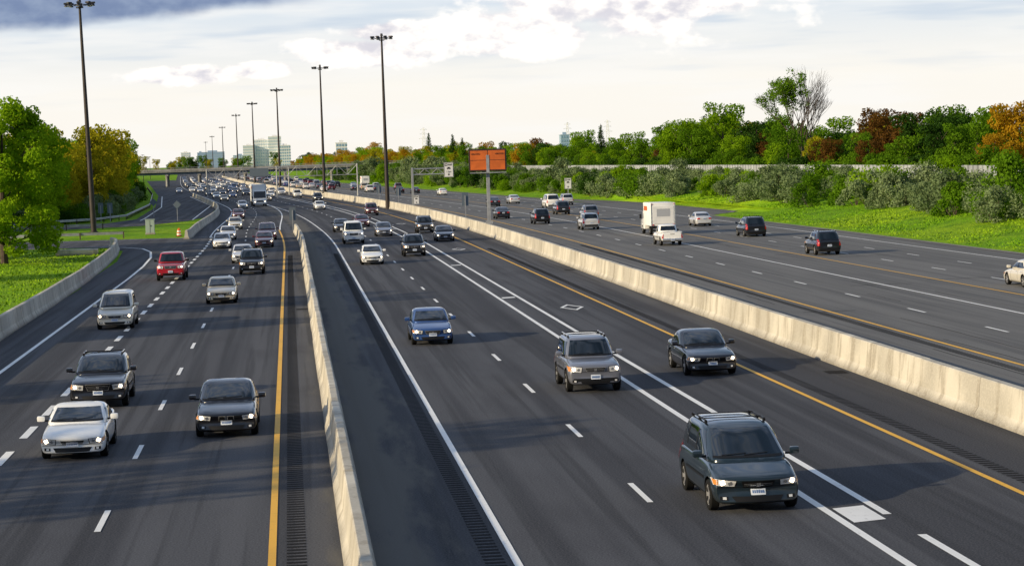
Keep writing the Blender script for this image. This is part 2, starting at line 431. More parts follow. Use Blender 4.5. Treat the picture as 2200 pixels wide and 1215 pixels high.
mk('concrete_slab', *(lambda x,y,w_,d,h: ([(x-w_,y-d,0),(x+w_,y-d,0),(x+w_,y+d,0),(x-w_,y+d,0),(x-w_,y-d,h),(x+w_,y-d,h*.8),(x+w_,y+d,h),(x-w_,y+d,h)],[(0,1,5,4),(1,2,6,5),(2,3,7,6),(3,0,4,7),(4,5,6,7)]))(-19.5,207,1.9,.35,.55), M_CON)

# ------------------------------------------------------------------ mesh builder
class MB:
    def __init__(s): s.V=[]; s.F=[]; s.M=[]
    def add(s, V, F, m):
        k = len(s.V); s.V.extend([tuple(v) for v in V])
        for i, f in enumerate(F):
            s.F.append(tuple(a+k for a in f)); s.M.append(m[i] if isinstance(m, (list, tuple)) else m)
    def box(s, c, d, m, bev=0., taper=1., rz=0):
        x, y, z = d[0]/2, d[1]/2, d[2]/2
        P = [(-x,-y,-z),(x,-y,-z),(x,y,-z),(-x,y,-z),(-x*taper,-y*taper,z),(x*taper,-y*taper,z),(x*taper,y*taper,z),(-x*taper,y*taper,z)]
        Q = [(0,3,2,1),(4,5,6,7),(0,1,5,4),(1,2,6,5),(2,3,7,6),(3,0,4,7)]
        if bev > 0:
            bm = bmesh.new(); vs = [bm.verts.new(p) for p in P]
            for f in Q: bm.faces.new([vs[i] for i in f])
            bmesh.ops.bevel(bm, geom=list(bm.edges), offset=bev, segments=2, profile=.6, affect='EDGES')
            bm.verts.index_update(); P = [tuple(v.co) for v in bm.verts]; Q = [[v.index for v in f.verts] for f in bm.faces]; bm.free()
        cs, sn = math.cos(rz), math.sin(rz)
        s.add([(c[0]+p[0]*cs-p[1]*sn, c[1]+p[0]*sn+p[1]*cs, c[2]+p[2]) for p in P], Q, m)
    def tube(s, a, b, r0, r1, m, n=8, cap=True):
        a, b = Vector(a), Vector(b); d = (b-a).normalized()
        q = Vector((0,0,1)) if abs(d.z) < .9 else Vector((1,0,0))
        x = d.cross(q).normalized(); y = d.cross(x)
        V = [a+(x*math.cos(2*math.pi*i/n)+y*math.sin(2*math.pi*i/n))*r0 for i in range(n)]+[b+(x*math.cos(2*math.pi*i/n)+y*math.sin(2*math.pi*i/n))*r1 for i in range(n)]
        Fc = [(i, (i+1)%n, n+(i+1)%n, n+i) for i in range(n)]
        if cap: Fc += [tuple(range(n-1,-1,-1)), tuple(range(n, 2*n))]
        s.add(V, Fc, m)
    def mesh(s, name, mats, sharp=38, smooth=True):
        me = bpy.data.meshes.new(name); me.from_pydata(s.V, [], s.F)
        for m in mats: me.materials.append(m)
        me.polygons.foreach_set('material_index', s.M)
        if smooth:
            me.polygons.foreach_set('use_smooth', [True]*len(me.polygons))
            me.set_sharp_from_angle(angle=math.radians(sharp))
        me.update(); return me

# ------------------------------------------------------------------ vehicles
def paintmat(name, col, metal=.5):
    m, t, b = base_mat(name)
    b.inputs['Metallic'].default_value = metal
    b.inputs['Roughness'].default_value = .28; b.inputs['Coat Weight'].default_value = 1; b.inputs['Coat Roughness'].default_value = .03
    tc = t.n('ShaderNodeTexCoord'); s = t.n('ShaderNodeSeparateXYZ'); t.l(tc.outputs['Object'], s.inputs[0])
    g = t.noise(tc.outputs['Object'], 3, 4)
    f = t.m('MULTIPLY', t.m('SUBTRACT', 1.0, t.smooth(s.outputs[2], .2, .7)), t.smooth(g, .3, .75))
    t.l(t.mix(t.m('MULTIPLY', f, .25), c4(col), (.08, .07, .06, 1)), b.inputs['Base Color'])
    return m
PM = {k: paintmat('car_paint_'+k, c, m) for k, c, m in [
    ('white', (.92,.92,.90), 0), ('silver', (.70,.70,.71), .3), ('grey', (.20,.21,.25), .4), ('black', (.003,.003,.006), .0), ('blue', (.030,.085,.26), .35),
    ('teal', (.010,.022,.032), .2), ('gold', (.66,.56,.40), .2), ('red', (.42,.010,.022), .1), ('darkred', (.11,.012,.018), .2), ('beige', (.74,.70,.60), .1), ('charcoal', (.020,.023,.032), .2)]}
V_TRIM = simple('car_black_trim', (.008,.008,.009), .5, spec=.3)
V_GLASS = simple('car_glass', (.004,.008,.012), .03, 0, .5, spec=.7)
V_TYRE = simple('tyre_rubber', (.010,.010,.010), .85, spec=.2)
V_RIM = simple('alloy_rim', (.55,.55,.56), .3, .6)
V_HEAD = simple('headlight_lens', (.70,.71,.72), .12, .05, .8)
V_HON = simple('headlight_lamp_lit', (1,.9,.7), .3, emis=(1,.80,.55), es=6)
V_TAIL = simple('taillight_red', (.36,.008,.008), .25, 0, .5, emis=(1,.02,.01), es=.12)
V_CHR = simple('chrome', (.70,.70,.70), .22, .8)
V_PLATE = simple('licence_plate', (.68,.74,.84), .5)
V_PLT = simple('plate_characters', (.12,.2,.42), .5)
V_AMB = simple('amber_lens', (.6,.22,.02), .3)
V_BOX = simple('truck_box_white', (.85,.85,.84), .5, var=.05, vs=1)
V_ORG = simple('truck_stripe_orange', (.6,.12,.03), .5)
V_GRY = simple('truck_graphic_grey', (.42,.44,.48), .5)
VM = [PM['white'], V_TRIM, V_GLASS, V_TYRE, V_RIM, V_HEAD, V_HON, V_TAIL, V_CHR, V_PLATE, V_PLT, V_AMB, V_BOX, V_ORG, V_GRY]

def evalmesh(V, Fc, sub=2, cutter=None):
    me = bpy.data.meshes.new('t'); me.from_pydata(V, [], Fc)
    me.materials.append(VM[0]); me.materials.append(VM[1])
    o = link(bpy.data.objects.new('t', me))
    bm = bmesh.new(); bm.from_mesh(me); bmesh.ops.recalc_face_normals(bm, faces=bm.faces); bm.to_mesh(me); bm.free()
    s = o.modifiers.new('s', 'SUBSURF'); s.levels = sub; s.render_levels = sub
    if cutter:
        b = o.modifiers.new('b', 'BOOLEAN'); b.operation = 'DIFFERENCE'; b.solver = 'EXACT'; b.object = cutter
    dg = bpy.context.evaluated_depsgraph_get(); dg.update()
    e = o.evaluated_get(dg); m = e.to_mesh()
    Vo = [tuple(v.co) for v in m.vertices]; Fo = [tuple(p.vertices) for p in m.polygons]; Mo = [p.material_index for p in m.polygons]
    e.to_mesh_clear(); bpy.data.objects.remove(o)
    return Vo, Fo, Mo
def lofted(rings):
    V = []; Fc = []; n = len(rings[0])
    for r in rings: V += r
    for i in range(len(rings)-1):
        for j in range(n):
            a = i*n+j; b = i*n+(j+1)%n; Fc.append((a, b, b+n, a+n))
    Fc.append(tuple(range(n))); Fc.append(tuple(range(len(V)-1, len(V)-n-1, -1)))
    return V, Fc
def ring_body(y, zb, zt, w, vy=0):
    d = zt-zb
    h = [(0, zb), (.80*w, zb), (.955*w, zb+.08*d), (.995*w, zb+.40*d), (1.0*w, zb+.62*d), (.965*w, zb+.72*d), (.94*w, zb+.92*d), (.82*w, zb+.99*d), (.42*w, zt+.012), (0, zt+.02)]
    return [(x, y+ (abs(x)/max(w,.01))**2*vy, z) for x, z in h]+[(-x, y+(abs(x)/max(w,.01))**2*vy, z) for x, z in reversed(h[1:-1])]
def wheel(mb, x, y, r, side, tw=.21):
    n = 26; pr = [(-tw/2, r*.62), (-tw/2, r*.92), (-tw*.36, r), (tw*.36, r), (tw/2, r*.92), (tw/2, r*.70), (tw*.40, r*.68)]
    V = []
    for (px, pr_) in pr:
        for i in range(n):
            a = 2*math.pi*i/n; V.append((x+side*px, y+math.cos(a)*pr_, r+math.sin(a)*pr_))
    Fc = []
    for k in range(len(pr)-1):
        for i in range(n): Fc.append((k*n+i, k*n+(i+1)%n, (k+1)*n+(i+1)%n, (k+1)*n+i))
    mb.add(V, Fc, 3)
    V = [(x+side*tw*.30, y, r)]
    for i in range(n): a = 2*math.pi*i/n; V.append((x+side*tw*.42, y+math.cos(a)*r*.695, r+math.sin(a)*r*.695))
    mb.add(V, [(0, 1+i, 1+(i+1)%n) for i in range(n)], 4)
    for k in range(5):
        a0 = 2*math.pi*k/5+.25; a1 = a0+.72; am = (a0+a1)/2
        mb.add([(x+side*tw*.37, y+math.cos(am)*r*.22, r+math.sin(am)*r*.22), (x+side*tw*.435, y+math.cos(a0)*r*.58, r+math.sin(a0)*r*.58), (x+side*tw*.44, y+math.cos(am)*r*.61, r+math.sin(am)*r*.61), (x+side*tw*.435, y+math.cos(a1)*r*.58, r+math.sin(a1)*r*.58)], [(0,1,2,3)], 1)
    mb.tube((x-side*tw*.5, y, r), (x-side*tw*.2, y, r), r*.64, r*.6, 1, 16)

def car(name, L, W, Ht, zn, zc, zd, gh, wy, r=.325, cg=.2, kind='sedan', lights=True, grille='bars', rails=False, chrome=True, vy=.10, clad=False):
    mb = MB(); y1, y2, y3, y4 = gh
    yr = min(y4-.1, L-.55)
    st = [(0, cg+.12, zn-.14, .84*W), (.05, cg+.04, zn-.05, .92*W), (.24, cg+.01, zn+.02, .965*W), (.75, cg, zn+(zc-zn)*.50+.02, .99*W), (y1+.15, cg, zc, W),
          ((y1+yr)/2, cg, zc+.01, 1.0*W), (yr, cg, zd, W), (L-.32, cg, zd-.005, .975*W), (L-.05, cg+.05, zd-.05, .93*W), (L, cg+.14, zd-.14, .86*W)]
    if kind == 'pickup': st = st[:5]+[(y4-.1, cg, zc+.01, W), (y4+.1, cg, zd, W), (L-.2, cg+.02, zd, .985*W), (L-.03, cg+.1, zd-.01, .97*W), (L, cg+.2, zd-.05, .94*W)]
    rings = []
    for i, (y, zb, zt, w_) in enumerate(st):
        v = vy*1.5 if i == 0 else (vy if i == 1 else (vy*.5 if i == 2 else (-.06 if i >= len(st)-2 and kind != 'pickup' else 0)))
        rings.append(ring_body(y, zb, zt, w_, v))
    V, Fc = lofted(rings)
    cb = MB()
    for y in wy:
        for sd_ in (-1, 1): cb.tube((sd_*(W-.30), y, r+.01), (sd_*(W+.2), y, r+.01), r+.055, r+.055, 1, 28)
    cme = bpy.data.meshes.new('c'); cme.from_pydata(cb.V, [], cb.F); cme.materials.append(VM[0]); cme.materials.append(VM[1])
    cme.polygons.foreach_set('material_index', cb.M)
    bm = bmesh.new(); bm.from_mesh(cme); bmesh.ops.recalc_face_normals(bm, faces=bm.faces); bm.to_mesh(cme); bm.free()
    cob = link(bpy.data.objects.new('c', cme))
    bV, bF, bM = evalmesh(V, Fc, cutter=cob, sub=2); bpy.data.objects.remove(cob)
    mb.add(bV, bF, bM)
    def gring(z, tt, w_, ins=0):
        f = y1+(y2-y1)*tt+ins; b = y4+(y3-y4)*tt-ins; m1 = f+(b-f)*.4; m2 = f+(b-f)*.6; q = min(.40, (b-f)*.2)
        h = [(0, f), (.55*w_, f+.035), (.86*w_, f+.12), (w_, f+q), (w_, m1), (w_, m2), (w_, b-q), (.90*w_, b-.09), (.55*w_, b-.02), (0, b)]
        return [(x, y, z) for x, y in h]+[(-x, y, z) for x, y in reversed(h[1:-1])]
    zb_ = zc-.14; hh = Ht-zc
    lv = [gring(zb_, -.22, .95*W), gring(zc+.02, .0, .935*W), gring(zc+hh*.5, .5, .875*W), gring(Ht-.13, .80, .82*W), gring(Ht-.045, 1, .76*W), gring(Ht+.005, 1.0, .60*W, .18), gring(Ht+.02, 1.0, .3*W, .45)]
    V, Fc = lofted(lv); gV, gF, gM = evalmesh(V, Fc, sub=2); mb.add(gV, gF, 0)
    bv = BVHTree.FromPolygons([Vector(v) for v in bV+gV], list(bF)+[tuple(i+len(bV) for i in f) for f in gF])
    def patch(axis, sgn, q, m, off=.006, nx=8, ny=5):
        V = []; ok = []
        for j in range(ny+1):
            for i in range(nx+1):
                s_, t_ = i/nx, j/ny
                a = [(q[0][k]*(1-s_)+q[1][k]*s_)*(1-t_)+(q[3][k]*(1-s_)+q[2][k]*s_)*t_ for k in (0, 1)]
                if axis == 'y': o = Vector((a[0], -3 if sgn > 0 else L+3, a[1])); d = Vector((0, sgn, 0))
                elif axis == 'x': o = Vector((sgn*4, a[0], a[1])); d = Vector((-sgn, 0, 0))
                else: o = Vector((a[0], a[1], 5)); d = Vector((0, 0, -1))
                h = bv.ray_cast(o, d)
                if h[0] is None: V.append(o); ok.append(False)
                else:
                    nn = h[1] if h[1].dot(d) < 0 else -h[1]
                    V.append(h[0]+nn*off*.7-d*off*.5); ok.append(True)
        Fc = []
        for j in range(ny):
            for i in range(nx):
                f = (j*(nx+1)+i, j*(nx+1)+i+1, (j+1)*(nx+1)+i+1, (j+1)*(nx+1)+i)
                if all(ok[k] for k in f) and max((V[f[a]]-V[f[b]]).length for a, b in ((0,1),(1,2),(2,3),(3,0))) < .45: Fc.append(f)
        if Fc: mb.add(V, Fc, m)
    def sp(axis, sgn, q, m, off=.006, nx=8, ny=5):
        patch(axis, sgn, q, m, off, nx, ny)
        if axis == 'x': patch('x', -sgn, q, m, off, nx, ny)
        else: patch(axis, sgn, [(-a, b) for a, b in q], m, off, nx, ny)
    van = kind in ('suv', 'van')
    patch('y', 1, [(-.80*W, zc+.045), (.80*W, zc+.045), (.66*W, Ht-.095), (-.66*W, Ht-.095)], 2, .006, 14, 10)
    patch('y', 1, [(-.80*W, zc+.03), (.80*W, zc+.03), (.79*W, zc+.075), (-.79*W, zc+.075)], 1, .009, 14, 2)
    if kind == 'pickup': patch('y', -1, [(-.72*W, zc+.12), (.72*W, zc+.12), (.64*W, Ht-.14), (-.64*W, Ht-.14)], 2, .006, 10, 6)
    else: patch('y', -1, [(-.78*W, zd+.06), (.78*W, zd+.06), (.66*W, Ht-.13), (-.66*W, Ht-.13)], 2, .006, 12, 8)
    def fx(z): return y1+(y2-y1)*(z-zc)/(Ht-zc)
    def rx(z): return y4+(y3-y4)*(z-zc)/(Ht-zc)
    zl, zh = zc+.065, Ht-.14
    af = .34; ar = .20 if van else .30
    A0, A1 = fx(zl)+af, fx(zh)+af*.75; B0, B1 = rx(zl)-ar, rx(zh)-ar*.8
    if kind == 'pickup': cuts = [.52] if L > 5.3 else []
    elif van: cuts = [.36, .70]
    else: cuts = [.52]
    edges = [0]+cuts+[1]
    for k in range(len(edges)-1):
        e0, e1 = edges[k], edges[k+1]; g0 = .03 if k else 0; g1 = .03 if k < len(edges)-2 else 0
        def px(a, b, e): return a+(b-a)*e
        bc = [px(A0, B0, e) for e in (e0, e1)]; tcn = [px(A1, B1, e) for e in (e0, e1)]
        if 0 < e0: tcn[0] = bc[0]
        if e1 < 1: tcn[1] = bc[1]
        sp('x', 1, [(bc[0]+g0, zl), (bc[1]-g1, zl), (tcn[1]-g1, zh), (tcn[0]+g0, zh)], 2, .006, 8, 6)
        if k < len(edges)-2: sp('x', 1, [(bc[1]-.05, zl), (bc[1]+.05, zl), (bc[1]+.05, zh), (bc[1]-.05, zh)], 1, .009, 2, 5)
    ydoor = [A0-.12, A0+(B0-A0)*cuts[0] if cuts else B0+.05, B0-(.2 if van else .12)]
    for yd in ydoor:
        sp('x', 1, [(yd, cg+.16), (yd+.014, cg+.16), (yd+.014, zl-.02), (yd, zl-.02)], 1, .004, 1, 8)
    for yd in ydoor[1:]:
        sp('x', 1, [(yd-.26, zc-.14), (yd-.10, zc-.14), (yd-.10, zc-.105), (yd-.26, zc-.105)], 8 if chrome else 1, .03, 3, 1)
    sp('x', 1, [(wy[0]+r+.1, cg+.03), (wy[1]-r-.1, cg+.03), (wy[1]-r-.1, cg+.11), (wy[0]+r+.1, cg+.11)], 1, .006, 10, 1)
    if kind in ('suv', 'van', 'pickup'):
        sp('x', 1, [(wy[0]+r+.1, zc-.42), (wy[1]-r-.1, zc-.42), (wy[1]-r-.1, zc-.37), (wy[0]+r+.1, zc-.37)], 1, .01, 10, 1)
    for s_ in (-1, 1):
        mb.box((s_*(W+.11), y1+.42, zc+.11), (.22, .13, .16), 0 if kind != 'pickup' else 1, .05); mb.box((s_*(W-.02), y1+.44, zc+.05), (.14, .05, .05), 1)
    patch('y', 1, [(-.90*W, zn-.20-.055), (.90*W, zn-.20-.055), (.90*W, zn-.20-.043), (-.90*W, zn-.20-.043)], 1, .005, 14, 1)
    zh_ = zn-.155
    hz0, hz1 = zh_-.07, zh_+.06
    if kind in ('suv', 'pickup'): hz0 -= .04
    sp('y', 1, [(.50*W, hz0-.012), (.955*W, hz0+.025), (.965*W, hz1+.045), (.47*W, hz1+.010)], 1, .004, 8, 4)
    sp('y', 1, [(.52*W, hz0+.002), (.95*W, hz0+.038), (.955*W, hz1+.032), (.49*W, hz1-.002)], 5, .010, 8, 4)
    if lights:
        for cx_, rr_ in ((.62, .052), (.78, .062)):
            zc_ = (hz0+hz1)/2+.010+(.014 if cx_ > .7 else 0)
            sp('y', 1, [(cx_*W-rr_, zc_-rr_*.35), (cx_*W+rr_*.4, zc_-rr_), (cx_*W+rr_, zc_+rr_*.35), (cx_*W-rr_*.4, zc_+rr_)], 6 if cx_ > .7 else 8, .016, 3, 3)
    sp('y', 1, [(.88*W, hz0+.045), (.945*W, hz0+.05), (.945*W, hz1+.02), (.88*W, hz1+.015)], 11, .014, 2, 2)
    gb = {'bars': (.38, .13), 'wide': (.43, .20), 'kidney': (.25, .15), 'small': (.36, .09)}[grille]
    g0, g1 = zh_-.03-gb[1]/2, zh_-.03+gb[1]/2+.02
    if grille == 'kidney':
        sp('y', 1, [(.02*W, g0), (gb[0]*W, g0+.02), (gb[0]*W*.95, g1), (.02*W, g1)], 8, .010, 5, 3)
        sp('y', 1, [(.045*W, g0+.018), (gb[0]*W-.02, g0+.034), (gb[0]*W*.95-.02, g1-.018), (.045*W, g1-.018)], 1, .016, 5, 3)
    else:
        patch('y', 1, [(-gb[0]*W*.84, g0), (gb[0]*W*.84, g0), (gb[0]*W, g1), (-gb[0]*W, g1)], 8 if chrome else 1, .008, 10, 3)
        patch('y', 1, [(-gb[0]*W*.84+.02, g0+.018), (gb[0]*W*.84-.02, g0+.018), (gb[0]*W-.02, g1-.018), (-gb[0]*W+.02, g1-.018)], 1, .014, 10, 3)
        nb = 3 if grille == 'wide' else 2
        for k in range(nb):
            z = g0+.02+(g1-g0-.04)*(k+1)/(nb+1)
            patch('y', 1, [(-gb[0]*W*.83, z-.006), (gb[0]*W*.83, z-.006), (gb[0]*W*.83, z+.006), (-gb[0]*W*.83, z+.006)], 8, .020, 10, 1)
        patch('y', 1, [(-.045, (g0+g1)/2-.04), (.045, (g0+g1)/2-.04), (.045, (g0+g1)/2+.04), (-.045, (g0+g1)/2+.04)], 8, .026, 2, 2)
    if clad: patch('y', 1, [(-.93*W, cg+.05), (.93*W, cg+.05), (.93*W, cg+.24), (-.93*W, cg+.24)], 1, .007, 14, 2)
    patch('y', 1, [(-.50*W, cg+.08), (.50*W, cg+.08), (.58*W, cg+.19), (-.58*W, cg+.19)], 1, .010, 10, 2)
    sp('y', 1, [(.66*W, cg+.11), (.84*W, cg+.12), (.84*W, cg+.20), (.66*W, cg+.19)], 1, .010, 4, 2)
    sp('y', 1, [(.70*W, cg+.125), (.78*W, cg+.13), (.78*W, cg+.185), (.70*W, cg+.18)], 5, .016, 3, 2)
    patch('y', 1, [(-.9*W, cg+.03), (.9*W, cg+.03), (.9*W, cg+.055), (-.9*W, cg+.055)], 1, .008, 12, 1)
    pz = cg+.22
    patch('y', 1, [(-.16, pz-.01), (.16, pz-.01), (.16, pz+.14), (-.16, pz+.14)], 9, .03, 3, 2)
    for k in range(6):
        a = -.125+k*.043; patch('y', 1, [(a, pz+.03), (a+.028, pz+.03), (a+.028, pz+.095), (a, pz+.095)], 10, .036, 1, 1)
    for xo in (-.35*W, .15*W):
        patch('y', 1, [(xo-.25, zc+.075), (xo+.30, zc+.11), (xo+.30, zc+.122), (xo-.25, zc+.09)], 1, .02, 6, 1)
    rz = zd-.20
    if van:
        sp('y', -1, [(.78*W, zd-.42), (.955*W, zd-.42), (.94*W, zd+.05), (.80*W, zd+.05)], 7, .010, 4, 6)
        patch('y', -1, [(-.93*W, cg+.12), (.93*W, cg+.12), (.93*W, cg+.30), (-.93*W, cg+.30)], 1, .012, 10, 2)
        pr_ = cg+.38
    elif kind == 'pickup':
        sp('y', -1, [(.84*W, zd-.48), (.96*W, zd-.48), (.96*W, zd-.10), (.84*W, zd-.10)], 7, .012, 3, 5)
        patch('y', -1, [(-.80*W, zd-.5), (.80*W, zd-.5), (.80*W, zd-.08), (-.80*W, zd-.08)], 0, .02, 6, 3)
        patch('y', -1, [(-.18, zd-.14), (.18, zd-.14), (.18, zd-.10), (-.18, zd-.10)], 1, .03, 3, 1)
        mb.box((0, L+.05, cg+.2), (1.85*W, .18, .2), 8, .03); pr_ = cg+.14
        patch('z', 1, [(-.84*W, y4+.16), (.84*W, y4+.16), (.84*W, L-.14), (-.84*W, L-.14)], 1, .008, 6, 6)
        for s_ in (-1, 1): mb.box((s_*.9*W, (y4+L)/2+.05, zd+.03), (.09, L-y4-.25, .07), 0, .02)
        mb.box((0, L-.06, zd+.03), (1.84*W, .07, .07), 0, .02)
    else:
        sp('y', -1, [(.52*W, rz-.08), (.95*W, rz-.06), (.95*W, rz+.08), (.50*W, rz+.07)], 7, .010, 6, 3)
        patch('y', -1, [(-.9*W, cg+.06), (.9*W, cg+.06), (.9*W, cg+.16), (-.9*W, cg+.16)], 1, .010, 10, 2)
        pr_ = rz-.10
    o_ = .02 if kind != 'pickup' else .16
    patch('y', -1, [(-.16, pr_), (.16, pr_), (.16, pr_+.15), (-.16, pr_+.15)], 9, o_, 3, 2)
    for k in range(6):
        a = -.125+k*.043; patch('y', -1, [(a, pr_+.04), (a+.028, pr_+.04), (a+.028, pr_+.105), (a, pr_+.105)], 10, o_+.006, 1, 1)
    if rails:
        for s_ in (-1, 1):
            mb.tube((s_*.68*W, y2+.35, Ht+.035), (s_*.68*W, y3-.2, Ht+.035), .02, .02, 8 if chrome else 1, 6)
            for yy in (y2+.37, (y2+y3)/2, y3-.22): mb.box((s_*.68*W, yy, Ht+.0), (.05, .1, .07), 1)
        for yy in (y2+.7, y3-.6): mb.tube((-.68*W, yy, Ht+.045), (.68*W, yy, Ht+.045), .014, .014, 1, 6)
    for y in wy:
        for s_ in (-1, 1): wheel(mb, s_*(W-.115), y, r, s_)
    mb.box((0, L/2, cg+.08), (1.5*W, L-.9, .16), 1)
    return mb.mesh(name, VM, 32)

CM = {}
CM['sedan'] = car('sedan_mesh', 4.65, .88, 1.43, .73, .93, 1.0, (1.22, 2.10, 3.15, 4.0), (.88, 3.55), .325, .18)
CM['compact'] = car('compact_mesh', 4.4, .86, 1.42, .70, .92, .99, (1.08, 1.98, 3.0, 3.85), (.82, 3.4), .305, .17, grille='small', vy=.16)
CM['lux'] = car('lux_mesh', 4.85, .91, 1.45, .74, .93, 1.02, (1.45, 2.36, 3.35, 4.2), (.85, 3.73), .345, .17, grille='kidney', vy=.15)
CM['coupe'] = car('coupe_mesh', 4.85, .90, 1.32, .68, .87, .96, (1.50, 2.45, 3.15, 4.15), (.95, 3.65), .33, .17, grille='small', vy=.14)
CM['suv'] = car('suv_mesh', 4.5, .91, 1.72, .95, 1.10, 1.10, (1.15, 1.80, 4.0, 4.38), (.85, 3.47), .37, .25, kind='suv', grille='bars', rails=True, vy=.07, clad=True)
CM['cuv'] = car('cuv_mesh', 4.8, .95, 1.60, .88, 1.04, 1.08, (1.45, 2.32, 3.9, 4.6), (.9, 3.75), .39, .24, kind='suv', grille='wide', rails=True, vy=.16)
CM['minivan'] = car('minivan_mesh', 4.9, .98, 1.74, .82, 1.07, 1.08, (.95, 2.15, 4.35, 4.78), (.9, 3.9), .34, .19, kind='van', grille='bars', rails=True, chrome=False, vy=.18)
CM['oldvan'] = car('oldvan_mesh', 4.7, .90, 1.75, .80, 1.04, 1.05, (.70, 1.85, 4.3, 4.6), (.85, 3.7), .32, .19, kind='van', grille='small', vy=.12)
CM['pickup'] = car('pickup_mesh', 5.7, .99, 1.90, 1.12, 1.24, 1.24, (1.45, 1.95, 3.4, 3.62), (.95, 4.5), .39, .36, kind='pickup', grille='wide', vy=.03)
CM['smallpickup'] = car('smallpickup_mesh', 5.0, .89, 1.70, .96, 1.08, 1.08, (1.3, 1.85, 2.75, 3.0), (.85, 3.95), .36, .32, kind='pickup', grille='bars', vy=.04)
CM['vanfull'] = car('fullvan_mesh', 5.4, 1.0, 2.05, 1.10, 1.26, 1.26, (.85, 1.55, 5.0, 5.3), (.8, 4.3), .37, .26, kind='van', grille='wide', vy=.05)

def boxtruck(name, L, Wb, Hb, cabL, cabH, front_big=False):
    mb = MB(); r = .42; W = Wb/2-.05
    mb.box((0, cabL+(L-cabL)/2, .85+(Hb-.85)/2), (Wb, L-cabL, Hb-.85), 12, .03)
    for x in (-Wb/2, Wb/2):
        for y in (cabL+.01, L-.01): mb.box((x*.985, y, .85+(Hb-.85)/2), (.09, .07, Hb-.9), 8)
    for k in range(6):
        z = 1.05+(Hb-1.35)*(k+.5)/6; mb.box((0, L+.012, z), (Wb-.28, .03, (Hb-1.35)/6-.025), 12)
    mb.box((0, L+.034, 1.05+(Hb-1.35)*.62), (Wb*.55, .012, (Hb-1.35)*.42), 14); mb.box((0, L+.05, .72), (Wb, .2, .18), 1)
    for s_ in (-1, 1):
        mb.box((s_*Wb*.43, L+.03, .95), (.14, .03, .1), 7); mb.box((s_*Wb*.46, L+.03, Hb-.12), (.1, .03, .06), 7)
        mb.box((s_*(Wb/2+.006), cabL+.35+(L-cabL)*.2, Hb-.55), (.012, (L-cabL)*.42, .42), 13)
    P = [(0, .45), (0, 1.15), (.12, 1.28), (.75 if not front_big else .22, 1.42), (1.25 if not front_big else .55, cabH-.1), (1.45 if not front_big else .75, cabH), (cabL-.03, cabH), (cabL-.03, .45)]
    V = [(-W, y, z) for y, z in P]+[(W, y, z) for y, z in P]; n = len(P)
    bm = bmesh.new(); vs = [bm.verts.new(v) for v in V]
    for i in range(n): bm.faces.new([vs[i], vs[(i+1)%n], vs[n+(i+1)%n], vs[n+i]])
    bm.faces.new(vs[:n][::-1]); bm.faces.new(vs[n:])
    bmesh.ops.recalc_face_normals(bm, faces=bm.faces); bmesh.ops.bevel(bm, geom=list(bm.edges), offset=.06, segments=3, profile=.5, affect='EDGES')
    bm.verts.index_update(); mb.add([tuple(v.co) for v in bm.verts], [[v.index for v in f.verts] for f in bm.faces], 0); bm.free()
    (ya, za), (yb, zb) = P[3], P[4]
    dv = Vector((0, yb-ya, zb-za)); nn = Vector((0, -dv.z, dv.y)).normalized()*.012
    def wp(x, t_): return (x, ya+dv.y*t_+nn.y, za+dv.z*t_+nn.z)
    mb.add([wp(-W+.12, .08), wp(W-.12, .08), wp(W-.2, .94), wp(-W+.2, .94)], [(0,1,2,3)], 2)
    for s_ in (-1, 1):
        x = s_*(W+.008)
        mb.add([(x, ya+.35, 1.45), (x, cabL-.3, 1.45), (x, cabL-.3, cabH-.2), (x, yb+.28, cabH-.2)], [(0,1,2,3)], 2)
        mb.box((s_*(W+.18), ya+.25, 1.65), (.18, .1, .42), 1, .03)
        mb.box((s_*W*.74, -.01, .88), (.30, .05, .2), 5, .01); mb.box((s_*W*.74, -.04, .88), (.16, .02, .14), 6)
        for y in (.95, L-1.5): wheel(mb, s_*(W-.12), y, r, s_, .26)
        mb.box((s_*W, .95, .9), (.06, 1.1, .12), 0, .02)
    mb.box((0, -.012, .98), (W*1.0, .03, .42), 8, .01); mb.box((0, -.03, .98), (W*.9, .02, .32), 1)
    for k in range(3): mb.box((0, -.042, .87+k*.1), (W*.88, .01, .025), 8)
    mb.box((0, -.06, .55), (W*2, .16, .22), 8, .03); mb.box((0, -.15, .56), (.3, .01, .14), 9)
    mb.box((0, cabL+.1+(L-cabL)/2, .68), (1.0, L-cabL, .22), 1)
    return mb.mesh(name, VM, 32)
CM['boxtruck'] = boxtruck('box_truck_mesh', 6.6, 2.25, 3.0, 2.1, 2.15)
CM['bigtruck'] = boxtruck('big_truck_mesh', 10.0, 2.5, 3.95, 2.3, 2.9, True)

NAMES = {'sedan': 'sedan_car', 'compact': 'compact_car', 'lux': 'sedan_car', 'coupe': 'coupe_car', 'suv': 'suv_car', 'cuv': 'suv_car', 'minivan': 'minivan', 'oldvan': 'minivan', 'pickup': 'pickup_truck', 'smallpickup': 'pickup_truck', 'vanfull': 'passenger_van', 'boxtruck': 'box_truck', 'bigtruck': 'delivery_truck'}
LEN = {'sedan': 4.65, 'compact': 4.4, 'lux': 4.85, 'coupe': 4.85, 'suv': 4.5, 'cuv': 4.8, 'minivan': 4.9, 'oldvan': 4.7, 'pickup': 5.7, 'smallpickup': 5.0, 'vanfull': 5.4, 'boxtruck': 6.6, 'bigtruck': 10}
def place(kind, colr, x, y, away=False, parent=None, dr=0):
    o = bpy.data.objects.new(NAMES[kind] if not parent else 'car', CM[kind]); link(o)
    a = -math.atan(dcx(y))+dr
    if away: o.location = (x, y+LEN[kind], 0); o.rotation_euler = (0, 0, math.pi+a)
    else: o.location = (x, y, 0); o.rotation_euler = (0, 0, a)
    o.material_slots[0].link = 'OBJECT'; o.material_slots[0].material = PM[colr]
    if parent: o.parent = parent
    return o
